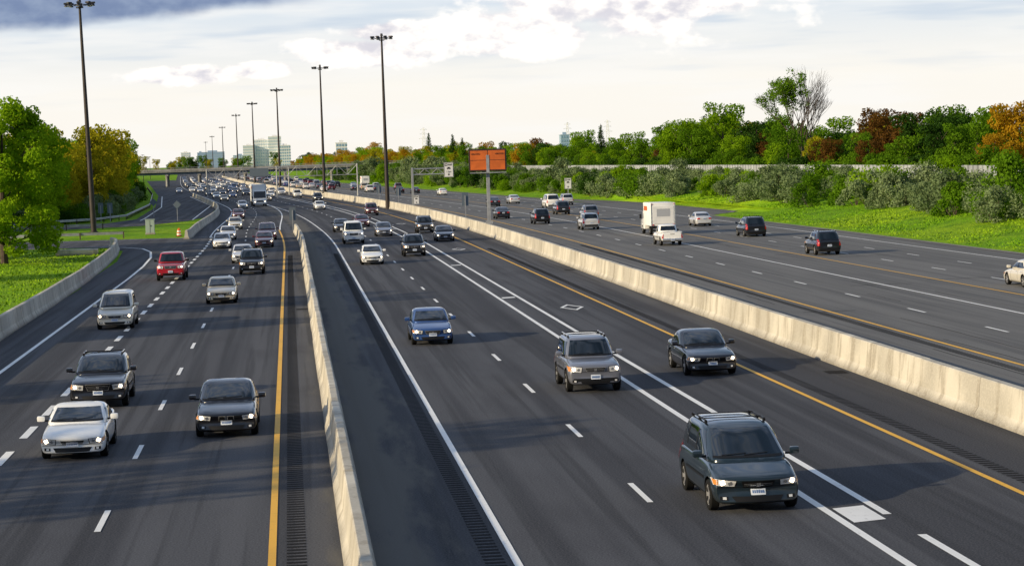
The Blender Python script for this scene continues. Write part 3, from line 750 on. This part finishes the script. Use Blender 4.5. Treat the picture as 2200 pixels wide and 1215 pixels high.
for k, c_, x, y in [
    ('coupe','white',-6.1,61.0), ('cuv','black',-6.5,74.0), ('lux','black',-2.05,64.6), ('oldvan','beige',-8.7,110), ('sedan','gold',-4.05,127), ('pickup','red',-8.3,154.5),
    ('suv','black',-2.85,159.5), ('compact','silver',-3.9,178), ('sedan','darkred',-2.5,209), ('minivan','darkred',-2.4,229), ('compact','white',-6.45,210), ('sedan','silver',-6.5,233),
    ('sedan','beige',-6.6,270), ('sedan','darkred',-7.3,320), ('sedan','white',-8.1,391), ('bigtruck','white',-5.3,406),
    ('minivan','teal',9.85,47.1), ('suv','grey',9.8,72.5), ('lux','black',14.45,76.3), ('sedan','blue',5.8,93.6), ('suv','black',9.85,179), ('compact','white',6.03,167.5),
    ('vanfull','white',5.9,210.5), ('sedan','charcoal',14.4,208.5), ('suv','charcoal',14.1,234), ('compact','grey',9.5,228), ('sedan','darkred',8.4,262), ('sedan','charcoal',5.6,246),
    ('suv','darkred',11.5,314), ('sedan','white',4.9,362),
    ('sedan','silver',-34,316), ('sedan','silver',-31,640), ('sedan','white',-28,655)]:
    place(k, c_, x, y)
for k, c_, x, y in [
    ('suv','black',38.4,157), ('minivan','black',40.9,194), ('sedan','silver',42,225), ('smallpickup','white',31.3,182), ('boxtruck','white',34.6,206), ('suv','silver',30.5,226),
    ('suv','black',28.2,250), ('suv','grey',35,259), ('sedan','black',26.2,275.5), ('suv','charcoal',35,286), ('vanfull','white',37.5,319), ('suv','silver',41.9,337), ('sedan','charcoal',31.4,344),
    ('sedan','silver',36,359), ('sedan','white',31.4,461), ('sedan','charcoal',27.7,495), ('sedan','beige',39.6,114.6), ('boxtruck','white',21.9,655), ('suv','darkred',27.0,560)]:
    place(k, c_, x, y, True)
tr = empty('distant_traffic')
kinds = ['sedan','compact','suv','minivan','sedan','cuv']; cols = ['white','white','silver','black','grey','darkred','charcoal','blue','gold']
for off, aw, y0 in [(-2.3,0,440),(1.5,0,465),(6,0,410),(9.6,0,440),(14.2,0,405),(27.2,1,520),(31,1,530),(34.8,1,500),(38.4,1,480),(41.8,1,520)]:
    y = y0
    while y < 1150:
        y += R.uniform(24, 75)
        place(R.choice(kinds), R.choice(cols), off+cx(y), y, bool(aw), tr)

# ------------------------------------------------------------------ high mast lights
def mast_mesh(Hh):
    mb = MB()
    for a, b in ((0,.33),(.33,.66),(.66,1)):
        mb.tube((0,0,Hh*a), (0,0,Hh*b), .32-.19*a, .32-.19*b, 0, 14)
    mb.tube((0,0,0), (0,0,.25), .5, .5, 0, 14)
    mb.tube((0,0,Hh-.1), (0,0,Hh+.35), .22, .16, 1, 12); mb.tube((0,0,Hh-.75), (0,0,Hh-.6), .4, .4, 1, 12)
    n = 8; rr = 1.1
    for i in range(n):
        a = 2*math.pi*i/n; b = 2*math.pi*(i+1)/n
        p = (rr*math.cos(a), rr*math.sin(a), Hh-.40); q = (rr*math.cos(b), rr*math.sin(b), Hh-.40)
        mb.tube(p, q, .04, .04, 1, 6); mb.tube((0,0,Hh-.25), p, .035, .035, 1, 6)
        c = (1.42*math.cos(a), 1.42*math.sin(a))
        mb.box((c[0], c[1], Hh-.18), (.55, .36, .22), 1, .05, rz=a); mb.tube((c[0], c[1], Hh-.52), (c[0], c[1], Hh-.28), .27, .13, 1, 10)
        mb.tube((c[0], c[1], Hh-.55), (c[0], c[1], Hh-.52), .25, .25, 2, 10)
    return mb.mesh('mast', [M_POLE, M_LAMP, M_LENS])
MM = mast_mesh(27)
obj('high_mast_light', MM, loc=(-23.6, 273, 0), rot=(0, math.radians(-1.2), 0), sc=(1.1,1.1,1.03))
for Y in (353, 485, 627, 763, 941, 1243, 1643, 2050):
    obj('high_mast_light', MM, loc=(19.6+cx(Y)-(.5 if Y == 353 else 0), Y, .9 if Y > 353 else -.1), rot=(0, math.radians(-.15), R.random()), sc=(1.1,1.1,1.01))
for Y in (700, 900, 1100, 1350):
    obj('high_mast_light', MM, loc=(-22+cx(Y), Y, 0), sc=(.5,.5,.5))

# ------------------------------------------------------------------ signs
def sgn(name, parts, mats, loc, rz=0):
    mb = MB(); parts(mb); o = obj(name, mb.mesh(name, mats, smooth=False), loc=loc, rot=(0,0,rz)); return o
def text(s, parent, loc, size, mat, name='lettering'):
    cu = bpy.data.curves.new(name, 'FONT'); cu.body = s; cu.size = size; cu.align_x = 'CENTER'; cu.align_y = 'CENTER'; cu.extrude = .004
    cu.materials.append(mat); o = link(bpy.data.objects.new(name, cu)); o.location = loc; o.rotation_euler = (math.pi/2, 0, 0); o.parent = parent; return o
def p_orange(mb):
    mb.box((0,0,3.6), (.34,.34,7.2), 0, .02); mb.box((0,0,.15), (.7,.5,.3), 0)
    mb.box((0,-.3,6.35), (3.75,.26,2.2), 2, .03); mb.box((0,-.44,6.35), (3.45,.03,1.9), 1)
    mb.box((0,-.46,6.35), (.04,.02,1.9), 2); mb.box((0,-.463,6.35), (3.45,.02,.04), 2)
    mb.box((0,-.1,5.9), (.5,.2,1.2), 0); mb.box((0,-.55,5.1), (3.6,.5,.08), 0)
    mb.box((0,-.475,5.95), (.30,.03,1.8), 0)
o = sgn('orange_message_sign', p_orange, [M_STEEL, M_ORANGE, M_DKFRAME], (19.75, 222, 1.1), math.radians(-3))
text('VEROTEC', o, (-1.2,-.49,6.95), .22, M_DKFRAME); text('VEROTEC', o, (1.2,-.49,6.95), .22, M_DKFRAME)
def hov(parent, x, z, s=1.0, y=-.12, km=True):
    mb = MB(); mb.box((0,0,0), (1.6*s,.05,2.5*s), 0, 0)
    def fr(w_, h, th, cz):
        mb.box((0,-.032,cz+h/2), (w_,.012,th), 1); mb.box((0,-.032,cz-h/2), (w_,.012,th), 1)
    fr(1.5*s, 2.4*s, .05*s, 0)
    for sx in (-1,1): mb.box((sx*.74*s,-.031,0), (.05*s,.012,2.35*s), 1)
    mb.box((-.42*s,-.034,.85*s), (.42*s,.012,.42*s), 1)
    mb.add([(-.56*s,-.042,.85*s),(-.42*s,-.042,.69*s),(-.28*s,-.042,.85*s),(-.42*s,-.042,1.01*s)], [(0,1,2,3)], 0)
    mb.box((.22*s,-.034,.88*s), (.62*s,.012,.34*s), 1); mb.box((.22*s,-.042,.94*s), (.5*s,.01,.12*s), 0)
    mb.box((0,-.034,.24*s), (.62*s,.012,.20*s), 1); mb.box((0,-.034,.40*s), (.36*s,.012,.14*s), 1)
    for sx in (-1,1): mb.box((sx*.2*s,-.033,.12*s), (.12*s,.012,.08*s), 1)
    mb.add([(-.22*s,-.036,-.75*s),(0,-.036,-1.02*s),(.22*s,-.036,-.75*s)], [(0,1,2)], 1); mb.box((0,-.034,-.66*s), (.1*s,.012,.22*s), 1)
    o = obj('panel', mb.mesh('hovpanel', [M_SIGNW, M_SIGNK], smooth=False), parent, (x, y, z))
    if km: text('1 km', o, (0,-.04,-.33*s), .42*s, M_SIGNK)
def p_gan(mb):
    mb.box((0,0,2.7), (.32,.32,5.4), 0, .02)
    for z in (5.2, 4.4): mb.tube((0,0,z), (5.4,0,z), .09, .08, 0, 8)
    for k in range(6): mb.tube((k*.9,0,4.4 if k%2 else 5.2), ((k+1)*.9,0,5.2 if k%2 else 4.4), .045, .045, 0, 6)
o = sgn('lane_sign_gantry', p_gan, [M_STEEL], (19.7+cx(318), 318, 1.1)); hov(o, 5.2, 4.95, .84, -.2); hov(o, .45, .85, .5, -.25, False)
def p_post(mb): mb.box((0,0,1.5), (.14,.14,3.0), 0)
o = sgn('lane_sign', p_post, [M_STEEL], (53.6+cx(395), 380, .1)); hov(o, 0, 2.6, .75, -.1, False)
def p_back(mb): mb.box((0,0,1.2), (.1,.1,2.4), 0); mb.box((0,.08,2.0), (.75,.04,1.5), 1)
sgn('sign_back', p_back, [M_STEEL, M_SIGNBACK], (19.6, 250, 1.1), .05)
sgn('sign_back', p_back, [M_STEEL, M_SIGNBACK], (.9+cx(256), 256, 0), .05)
for x, y in ((-27.5,331),(-29,333),(-26,329)): sgn('sign_back', p_back, [M_STEEL, M_SIGNBACK], (x, y, 0), .1)
for y in (340, 372): sgn('sign_back', p_back, [M_STEEL, M_SIGNBACK], (19.6+cx(y), y, 1.0), .05)
def p_dia(mb):
    mb.box((0,0,1.2), (.08,.08,2.4), 0); mb.add([(-.6,-.08,2.3),(0,-.08,1.7),(.6,-.08,2.3),(0,-.08,2.9),(-.6,-.05,2.3),(0,-.05,1.7),(.6,-.05,2.3),(0,-.05,2.9)], [(0,1,2,3),(7,6,5,4),(0,4,5,1),(1,5,6,2),(2,6,7,3),(3,7,4,0)], 1)
for x, y in ((-16.0,322),(-21,350)): sgn('diamond_sign', p_dia, [M_STEEL, M_SIGNBACK], (x, y, 0))
M_CAB = simple('cabinet_paint', (.35,.42,.40), .5); M_BO = simple('barrel_orange', (.7,.16,.03), .5)
def p_cab(mb):
    mb.box((0,0,.1), (1.1,.8,.2), 1); mb.box((0,0,.95), (1.0,.65,1.5), 0, .03); mb.box((0,0,1.73), (1.1,.75,.08), 0); mb.box((0,-.34,.95), (.02,.02,1.4), 2); mb.box((.1,-.35,1.0), (.05,.04,.15), 2)
sgn('utility_cabinet', p_cab, [M_CAB, M_CON, M_DKFRAME], (-16.2, 262, 0))
def p_bar(mb):
    z = 0
    for i, m in enumerate((0,1,0,1,0)): mb.tube((0,0,z), (0,0,z+.16), .26-.016*i, .25-.016*i, m, 14); z += .16
    mb.box((0,0,.03), (.7,.7,.06), 2); mb.box((0,0,z+.05), (.2,.04,.12), 0)
sgn('traffic_barrel', p_bar, [M_BO, M_SIGNW, M_DKFRAME], (-12.4, 251.5, 0))

def rail(path, name='guard_rail'):
    mb = MB(); P = []
    for a, b in zip(path, path[1:]):
        n = max(1, int(math.dist(a, b)/4)); P += [(a[0]+(b[0]-a[0])*i/n, a[1]+(b[1]-a[1])*i/n) for i in range(n)]
    P.append(path[-1]); V = []; Fc = []; pr = [(0,.45),(-.07,.50),(-.07,.56),(0,.60),(-.07,.66),(-.07,.72),(0,.77)]
    for i, p in enumerate(P):
        a = P[max(0,i-1)]; b = P[min(len(P)-1,i+1)]; d = Vector((b[0]-a[0], b[1]-a[1])).normalized()
        for o_, z in pr: V.append((p[0]-d.y*o_, p[1]-d.x*o_, z))
        mb.box((p[0], p[1], .36), (.13,.13,.72), 1)
        if i:
            for k in range(6): q = (i-1)*7+k; Fc.append((q, q+1, q+8, q+7))
    mb.add(V, Fc, 0); return obj(name, mb.mesh(name, [M_STEEL, M_BARK], smooth=False))
rail([(-75,256),(-40,252),(-28,251),(-18.5,251.5)]); rail([(-90,309),(-37,309),(-27.5,322),(-24.5,340),(-26.5,430),(-35.5,590),(-50,800)])
rail([(-60,289),(-33,288.5),(-24,291)])

# ------------------------------------------------------------------ gantry, overpass, buildings, pylons
def truss(mb, x0, x1, z0, z1, y, r=.09, st=2.0):
    for z in (z0, z1):
        for yy in (y-.6, y+.6): mb.tube((x0,yy,z), (x1,yy,z), r, r, 0, 6)
    n = int((x1-x0)/st)
    for k in range(n):
        a = x0+(x1-x0)*k/n; b = x0+(x1-x0)*(k+1)/n
        for yy in (y-.6, y+.6):
            mb.tube((a,yy,z0 if k%2 else z1), (b,yy,z1 if k%2 else z0), r*.6, r*.6, 0, 5); mb.tube((a,yy,z0), (a,yy,z1), r*.5, r*.5, 0, 5)
        mb.tube((a,y-.6,z1), (b,y+.6,z1), r*.5, r*.5, 0, 5)
mb = MB(); truss(mb, -2.6, 15.0, 4.7, 6.9, 0)
for x in (-2.6, 15.0):
    for yy in (-.6,.6): mb.tube((x,yy,0), (x,yy,7.1), .17, .14, 0, 8)
obj('sign_gantry', mb.mesh('gantry', [M_STEEL]), loc=(0,492,0))
mb = MB(); truss(mb, -18.5, 1.0, 4.6, 6.6, 0)
for x in (-18.5, 1.0):
    for yy in (-.6,.6): mb.tube((x,yy,0), (x,yy,6.7), .17, .14, 0, 8)
mb.box((-6,-.8,5.6), (4.5,.1,1.9), 1)
obj('sign_gantry', mb.mesh('gantry', [M_STEEL, M_SIGNBACK]), loc=(-1.0,540,0))
M_OC = concrete('overpass_concrete', (.34,.34,.33))
ov = empty('overpass_bridge', (cx(850), 850, 0), 0)
mb = MB(); mb.box((4,0,5.55), (150,12,.5), 0)
for yy in (-4.5,-1.5,1.5,4.5): mb.box((4,yy,4.85), (125,.6,.9), 1)
obj('deck', mb.mesh('deck', [M_OC, M_SIGNBACK], smooth=False), ov)
mb = MB()
for yy in (-6,6):
    mb.box((4,yy,6.15), (150,.3,.75), 0); mb.tube((-70,yy,7.0), (78,yy,7.0), .06,.06, 1, 6)
    for k in range(60): mb.box((-70+k*2.5,yy,6.75), (.08,.08,.5), 1)
obj('parapet', mb.mesh('par', [M_OC, M_STEEL], smooth=False), ov)
mb = MB()
for x in (-24,-9.5,2.5,19.6,34.6,52):
    for yy in (-4,0,4): mb.tube((x,yy,0), (x,yy,4.3), .5, .5, 0, 12)
    mb.box((x,0,4.2), (1.2,11,.5), 0)
for s_ in (-42, 62): mb.box((s_,0,2.3), (8,12,4.8), 0)
obj('piers', mb.mesh('piers', [M_OC]), ov)
mk('embankment', [(-60+cx(850),840,0),(-46+cx(850),840,0),(-60+cx(850),842,5),(-300,840,0),(-300,842,5),(-300,862,5),(-46+cx(850),858,0),(-60+cx(850),858,5)], [(0,1,2),(3,0,2,4),(4,2,7,5),(1,6,7,2)], M_GRASS)

def building(name, x, y, wd, dp, ht, fl, colsn, wall, glass, band=False, rz=0):
    mb = MB(); mb.box((0,0,ht/2), (wd,dp,ht), 0); mb.box((0,0,ht+1), (wd*.4,dp*.4,2), 0); mb.box((0,0,ht+.15), (wd+.4,dp+.4,.5), 0)
    fh = ht/fl
    for f_ in range(fl):
        z = fh*(f_+.5)
        if band: mb.box((0,0,z), (wd+.3,dp+.3,fh*.55), 1)
        else:
            for c_ in range(colsn):
                mb.box((-wd/2+wd*(c_+.5)/colsn, -dp/2-.1, z), (wd/colsn*.62,.25,fh*.6), 1)
            for c_ in range(max(2, colsn//2)):
                mb.box((wd/2+.1, -dp/2+dp*(c_+.5)/max(2, colsn//2), z), (.25,dp/max(2, colsn//2)*.6,fh*.6), 1)
    return obj(name, mb.mesh(name, [wall, glass], smooth=False), loc=(x,y,0), rot=(0,0,rz))
B_W = simple('pale_concrete_wall', (.78,.79,.81), .7); B_G = simple('blue_glass', (.30,.44,.60), .3, .1); B_B = simple('blue_grey_panel', (.34,.46,.60), .4, .1); B_LG = simple('pale_glass', (.55,.65,.73), .3, .1)
building('office_building', -83, 2500, 26, 20, 21, 7, 8, B_B, B_G, True)
building('office_building', -43, 2500, 12, 20, 27, 9, 6, B_W, B_LG, True)
building('office_building', -29, 2510, 18, 20, 33, 10, 7, B_W, B_LG)
building('office_building', -14, 2500, 14, 20, 36, 11, 5, B_W, B_LG, True)
building('office_building', -3, 2495, 12, 20, 26, 8, 5, B_W, B_G)
building('office_building', -120, 2700, 10, 12, 16, 6, 5, B_W, B_LG); building('office_building', -106, 2750, 7, 12, 22, 8, 5, B_B, B_G)
building('apartment_block', -135, 3000, 12, 12, 24, 9, 5, B_W, B_LG); building('apartment_block', -62, 2900, 16, 12, 18, 7, 5, B_B, B_LG)
building('apartment_block', 38, 1600, 8, 9, 20, 7, 4, B_W, B_G); building('office_building', 186, 1500, 6, 8, 20, 8, 4, B_B, B_G)
def pylon(x, y, h):
    mb = MB(); b = 2.6
    for sx in (-1,1):
        for sy in (-1,1): mb.tube((sx*b,sy*b,0), (sx*.4,sy*.4,h), .11, .08, 0, 4)
    for k in range(10):
        t0, t1 = k/10, (k+1)/10; w0, w1 = b+(.4-b)*t0, b+(.4-b)*t1
        for sy in (-1,1):
            mb.tube((-w0,sy*w0,h*t0), (w1,sy*w1,h*t1), .05,.05,0,4); mb.tube((w0,sy*w0,h*t0), (-w1,sy*w1,h*t1), .05,.05,0,4)
    for z, l in ((.72,4),(.84,3.4),(.95,2.8)): mb.tube((-l,0,h*z), (l,0,h*z), .09,.09,0,4); mb.tube((-l,0,h*z), (0,0,h*z+1.8), .06,.06,0,4); mb.tube((l,0,h*z), (0,0,h*z+1.8), .06,.06,0,4)
    obj('transmission_tower', mb.mesh('pyl', [M_PYL], smooth=False), loc=(x,y,0))
for px, h in ((903,33),(1205,34),(1290,35)): pylon((px-620)/4800*1900*1.03, 1900, h)

# ------------------------------------------------------------------ vegetation
def leafmesh(name, cen, rad, n, size, seed, trunk=None, flat=.8, inner=.55):
    rs = np.random.RandomState(seed); cen = np.array(cen, float); rad = np.array(rad, float)
    p = rad**2; p /= p.sum(); idx = rs.choice(len(cen), n, p=p)
    d = rs.normal(size=(n,3)); d /= np.linalg.norm(d, axis=1)[:,None]
    rr = rad[idx]*(inner+(1.15-inner)*rs.rand(n)**.6)
    P = cen[idx]+d*rr[:,None]*np.array([1,1,flat])
    nrm = d*.7+rs.normal(size=(n,3))*.6; nrm /= np.linalg.norm(nrm, axis=1)[:,None]
    a = np.cross(nrm, rs.normal(size=(n,3))); a /= np.linalg.norm(a, axis=1)[:,None]; b = np.cross(nrm, a)
    s = size*(.55+.8*rs.rand(n))[:,None]*.5
    Q = np.stack([P-a*s*1.2, P-b*s*.7, P+a*s*1.2, P+b*s*.7], 1).reshape(-1,3)
    Q[:,2] = np.maximum(Q[:,2], .02)
    V = Q.tolist(); Fc = [(4*i,4*i+1,4*i+2,4*i+3) for i in range(n)]; mi = [0]*n
    ctint = rs.rand(len(cen)); tint = np.repeat(np.clip(ctint[idx]*.6+rs.rand(n)*.5, 0, 1), 4).tolist()
    if trunk:
        k = len(V); V += [tuple(v) for v in trunk.V]; Fc += [tuple(i+k for i in f) for f in trunk.F]; mi += [1]*len(trunk.F); tint += [.5]*len(trunk.V)
    me = bpy.data.meshes.new(name); me.from_pydata(V, [], Fc); me.materials.append(L_GREEN); me.materials.append(M_BARK)
    me.polygons.foreach_set('material_index', mi)
    at = me.color_attributes.new('tint', 'FLOAT_COLOR', 'POINT'); T = np.array(tint); at.data.foreach_set('color', np.stack([T,T,T,np.ones_like(T)],1).ravel().astype(np.float32))
    me.update(); return me
def tree_mesh(name, Hh, Rr, n, size, seed, ncl=28, low=.22, cr=(.16,.27)):
    r = random.Random(seed); tb = MB(); cen = []; rad = []
    th = Hh*.45; tb.tube((0,0,-.3), (0,0,th), Hh*.022, Hh*.014, 1, 8); tb.tube((0,0,th), (.2,.1,Hh*.85), Hh*.014, Hh*.004, 1, 6)
    for k in range(ncl):
        tt = r.random(); z = Hh*(low+(.93-low)*tt); env = math.sin(math.pi*min(1, (.18+.82*(1-tt))**.8*.95+.05*r.random()))**.55 if tt > .35 else .65+tt
        a = r.uniform(0, 6.28); d = Rr*env*(r.random()**.5)*.85
        p = (d*math.cos(a), d*math.sin(a), z); cen.append(p); rad.append(Rr*r.uniform(*cr)*2*.8)
        if k < 14: tb.tube((0,0,max(Hh*.15, z-d*.9)), (p[0]*.9,p[1]*.9,z), Hh*.008, Hh*.002, 1, 5)
    return leafmesh(name, cen, rad, n, size, seed, tb)
T = [tree_mesh('tree_a', 11, 4.0, 4400, .38, 1, 34, .16, (.12,.24)), tree_mesh('tree_b', 12, 4.6, 5000, .40, 2, 40, .18, (.12,.24)), tree_mesh('tree_c', 10, 3.4, 3800, .36, 3, 30, .15, (.13,.25)), tree_mesh('tree_d', 12.5, 3.8, 4600, .38, 4, 36, .13, (.12,.24))]
def big_mesh():
    r = random.Random(31); cen = []; rad = []; tb = MB()
    tb.tube((0,0,-.3), (.1,0,4.5), .36, .26, 1, 10); tb.tube((.1,0,4.5), (-.3,.2,12.5), .26, .05, 1, 8)
    for k in range(135):
        tt = r.random()**.9; z = 1.2+12.2*tt
        Rm = 5.9*min(1, .78+.8*tt) if tt < .35 else 5.9*math.sqrt(max(.03, 1-((tt-.35)/.68)**2.2))
        a = r.uniform(0,6.28); d = Rm*r.random()**.45
        cen.append((d*math.cos(a), d*math.sin(a), z)); rad.append(r.uniform(.5,1.1))
        if k < 26: tb.tube((0,0,max(1.6, z-d*.8)), cen[-1], .09, .02, 1, 5)
    return leafmesh('tree_big', cen, rad, 36000, .26, 33, tb)
BIG = big_mesh()
def bush_mesh(name, Hh, Rr, n, size, seed):
    r = random.Random(seed); cen = []; rad = []; tb = MB()
    for k in range(18):
        a = r.uniform(0,6.28); d = Rr*.8*r.random()**.6; z = Hh*r.uniform(.08,.85)*(1-.4*(d/Rr)**2)
        cen.append((d*math.cos(a), d*math.sin(a), z)); rad.append(Rr*r.uniform(.16,.36))
    for k in range(5): c = cen[k]; tb.tube((0,0,-.4), c, .06, .02, 1, 5)
    return leafmesh(name, cen, rad, n, size, seed, tb, .9, .4)
B = [bush_mesh('bush_a', 4.2, 2.7, 2800, .24, 21), bush_mesh('bush_b', 3.4, 2.9, 2600, .24, 22), bush_mesh('bush_c', 5.0, 2.4, 2800, .24, 23)]
def conifer(seed):
    r = random.Random(seed); cen = []; rad = []; tb = MB(); tb.tube((0,0,0), (0,0,12), .2, .04, 1, 6)
    for k in range(60):
        tt = k/60; z = 1.2+10.6*tt; R_ = 2.4*(1-tt)+.1; a = k*2.4
        cen.append((R_*.6*math.cos(a), R_*.6*math.sin(a), z)); rad.append(.25+R_*.38)
    return leafmesh('conifer', cen, rad, 3000, .34, seed, tb, .5, .3)
CON = conifer(5)
def inst(me, name, x, y, z, s, leaf, parent=None, sz=None):
    o = bpy.data.objects.new(name, me); link(o); o.location = (x,y,z); o.rotation_euler = (0,0,R.uniform(0,6.28)); o.scale = (s,s,sz or s*R.uniform(.9,1.1))
    o.material_slots[0].link = 'OBJECT'; o.material_slots[0].material = leaf
    if parent: o.parent = parent
    return o
inst(BIG, 'deciduous_tree', -24.4, 194, 0, 1.0, L_BRIGHT, sz=1.0)
inst(BIG, 'deciduous_tree', -30.5, 206, 0, .95, L_BRIGHT, sz=.98)
inst(BIG, 'deciduous_tree', -36, 216, 0, 1.0, L_GREEN, sz=.9)
for x, y, s in ((-34,-22,1.15),(-31,-6,1.0),(-36,8,1.25),(-32,24,1.05),(-37,44,1.2),(-36,70,1.1),(-33,98,1.0),(-37,112,1.2),(-40,158,1.0)):
    inst(R.choice(T), 'deciduous_tree', x, y, 0, s, L_GREEN)
grp = empty('roadside_trees')
def railx(Y): return interp([(309,-60),(312,-38),(322,-27.5),(340,-24.5),(430,-26.5),(590,-35.5),(800,-50),(1200,-78),(2200,-140)], Y)
Y = 318
while Y < 1400:
    for row in range(3 if Y < 700 else 2):
        x = railx(Y)-9-row*8+R.uniform(-3,3); s = R.uniform(.75,1.15)*(1.05 if Y < 500 else 1.0)
        if Y > 500: s *= 1-.25*min(1,(Y-500)/400)
        lf = R.choices([L_YEL, L_BRIGHT, L_GREEN, L_DARK], [6,5,2.5,.8])[0]
        inst(R.choice(T), 'tree', x, Y+R.uniform(-3,3), 0, s, lf, grp)
    Y += 7 if Y < 700 else 12
for k in range(26): inst(R.choice(T), 'tree', R.uniform(-75,-42), R.uniform(262,330), 0, R.uniform(.8,1.05), R.choice([L_DARK,L_GREEN,L_YEL,L_BRIGHT]), grp)
sh = empty('roadside_shrubs')
for Y in range(314, 760, 4):
    inst(R.choice(B), 'shrub', railx(Y)-3.5-R.uniform(0,3), Y, 0, R.uniform(.6,1.15), R.choices([L_OLIVE,L_GREEN,L_DARK],[3,2,1])[0], sh)
for k in range(30): inst(R.choice(B), 'shrub', R.uniform(-55,-36), R.uniform(312,330), 0, R.uniform(.7,1.2), R.choice([L_OLIVE,L_DARK,L_GREEN]), sh)
sb = empty('bank_shrubs')
Y = 150
while Y < 1050:
    k_ = 1+.5*sst((Y-480)/120)
    for row, (o0, sc_) in enumerate(((61.5,.90),(65.5,.92),(70.5,.70),(76,.50))):
        if Y > 620 and row == 3: continue
        near = -4*min(1,max(0,(Y-300)/100))
        o_ = o0+R.uniform(-1.8,1.8)+(near if row < 2 else 0)
        if row == 0 and R.random() < .25: continue
        s = sc_*R.uniform(.60,1.12)*k_
        if R.random() < .12: s *= 1.35
        lf = R.choices([L_OLIVE,L_GREEN,L_BRIGHT,L_DARK],[6,3,1.3,.5])[0]
        inst(R.choice(B), 'shrub', o_+cx(Y), Y+R.uniform(-2,2), bz(o_)-.1, s, lf, sb)
    Y += 3.3 if Y < 500 else 6.5
tb_ = empty('background_trees')
Y = 190
while Y < 1800:
    for row in range(3 if Y < 560 else 2):
        o_ = 87+row*9+R.uniform(-3,3)
        wts = [5,3.8,1.0,1.4,.05,.4] if Y < 600 else [4,4,3.5,1.2,1.0,.6]
        lf = R.choices([L_GREEN,L_BRIGHT,L_YEL,L_DARK,L_AUT,L_RED], wts)[0]
        if 264 < Y < 286 and row < 2: lf = R.choice([L_AUT, L_GREEN])
        if 322 < Y < 344 and row < 2: lf = L_RED
        s = R.uniform(.48,.80) if row == 0 else R.uniform(.62,.96)
        s *= (1+.13*math.sin(Y*.045)+.08*math.sin(Y*.017+1))*(.95 if Y < 420 else 1)
        if Y > 850: lf = R.choices([L_AUT,L_YEL,L_BRIGHT],[3,4,1.5])[0]
        inst(R.choice(T), 'tree', o_+cx(Y), Y+R.uniform(-3,3), 2.0, s, lf, tb_)
    if Y < 560:
        for k in range(2): inst(R.choice(B), 'shrub', 84+R.uniform(-1,2)+cx(Y), Y+R.uniform(-3,3), 2.0, R.uniform(.9,1.25), R.choice([L_GREEN,L_DARK,L_GREEN]), tb_)
    Y += 6.5 if Y < 700 else 12
for x, y, s in ((93,318,.78),(100,470,1.0),(96,560,1.05),(98,585,.9),(90,760,1.1),(92,800,1.2),(95,900,1.25)):
    inst(CON, 'conifer_tree', x+cx(y), y, 2.2, s, L_DARK)
fh_ = empty('distant_tree_line')
for k in range(150):
    x = R.uniform(-500,700); inst(R.choice(T), 'tree', x, 2150+R.uniform(0,150), 0, R.uniform(1.0,1.4), R.choice([L_GREEN,L_YEL,L_DARK]), fh_)

def bare():
    r = random.Random(12); mb = MB(); cen = []; rad = []
    def br(p, d, ln, rr, dep):
        q = p+d*ln; mb.tube(p, q, rr, rr*.7, 1, 5 if dep > 2 else 3, cap=False)
        if dep <= 3 and q.x < .2 and r.random() < (.20 if dep < 2 else .55): cen.append(tuple(p.lerp(q, r.random()))); rad.append(r.uniform(.35,.85))
        if dep == 0: return
        for k in range(3 if dep > 1 else 2):
            nd = (d+Vector((r.uniform(-1,1), r.uniform(-1,1), r.uniform(.0,.55)))*.47).normalized()
            br(q, nd, ln*r.uniform(.68,.86), rr*.60, dep-1)
    mb.tube((0,0,-.5), (0,0,5.5), .36, .26, 1, 8)
    for k in range(7):
        a = k*.9; br(Vector((0,0,2.2+k*.6)), Vector((math.cos(a)*.42, math.sin(a)*.42, 1)).normalized(), 3.6, .14, 5)
    return leafmesh('bare', cen, rad, 5500, .28, 9, mb, .9, .1)
inst(bare(), 'bare_tree', 86.5, 372, 2.2, 1.0, L_GREEN, sz=1.0).rotation_euler = (0,0,0)

def wall(x0, y0, y1, z1, top):
    V, Fc, Mi = [], [], []; Y = y0; i = 0
    while Y < y1:
        c = cx(Y); k = i % 4     # pan, return, recess, return
        o_ = x0+(0 if k in (0, 1) else .30); V += [(o_+c, Y, z1), (o_+c, Y, top)]
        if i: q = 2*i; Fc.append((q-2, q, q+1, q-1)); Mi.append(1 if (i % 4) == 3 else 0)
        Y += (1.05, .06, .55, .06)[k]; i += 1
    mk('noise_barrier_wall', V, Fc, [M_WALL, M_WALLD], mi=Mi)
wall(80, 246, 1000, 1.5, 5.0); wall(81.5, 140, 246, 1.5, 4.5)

V = []; Fc = []
def tufts(n, fx, hmin, hmax):
    for i in range(n):
        x, y, z = fx(); h = R.uniform(hmin, hmax); a = R.uniform(0, 3.14); w_ = R.uniform(.05,.12); dx, dy = math.cos(a)*w_, math.sin(a)*w_
        k = len(V); V.extend([(x-dx,y-dy,z-.03),(x+dx,y+dy,z-.03),(x+R.uniform(-.1,.1),y+R.uniform(-.1,.1),z+h)]); Fc.append((k,k+1,k+2))
def fl():
    y = R.uniform(100,222); return R.uniform(-45,-14.6-(y-100)*.02), y, -.02
def fr():
    y = R.uniform(130,420); o_ = R.uniform(51.2 if y < 255 else 58,62); return o_+cx(y), y, bz(o_)
tufts(15000, fl, .05, .18); tufts(16000, fr, .05, .14)
mk('grass', V, Fc, M_GRASS)
print('objects', len(bpy.data.objects))
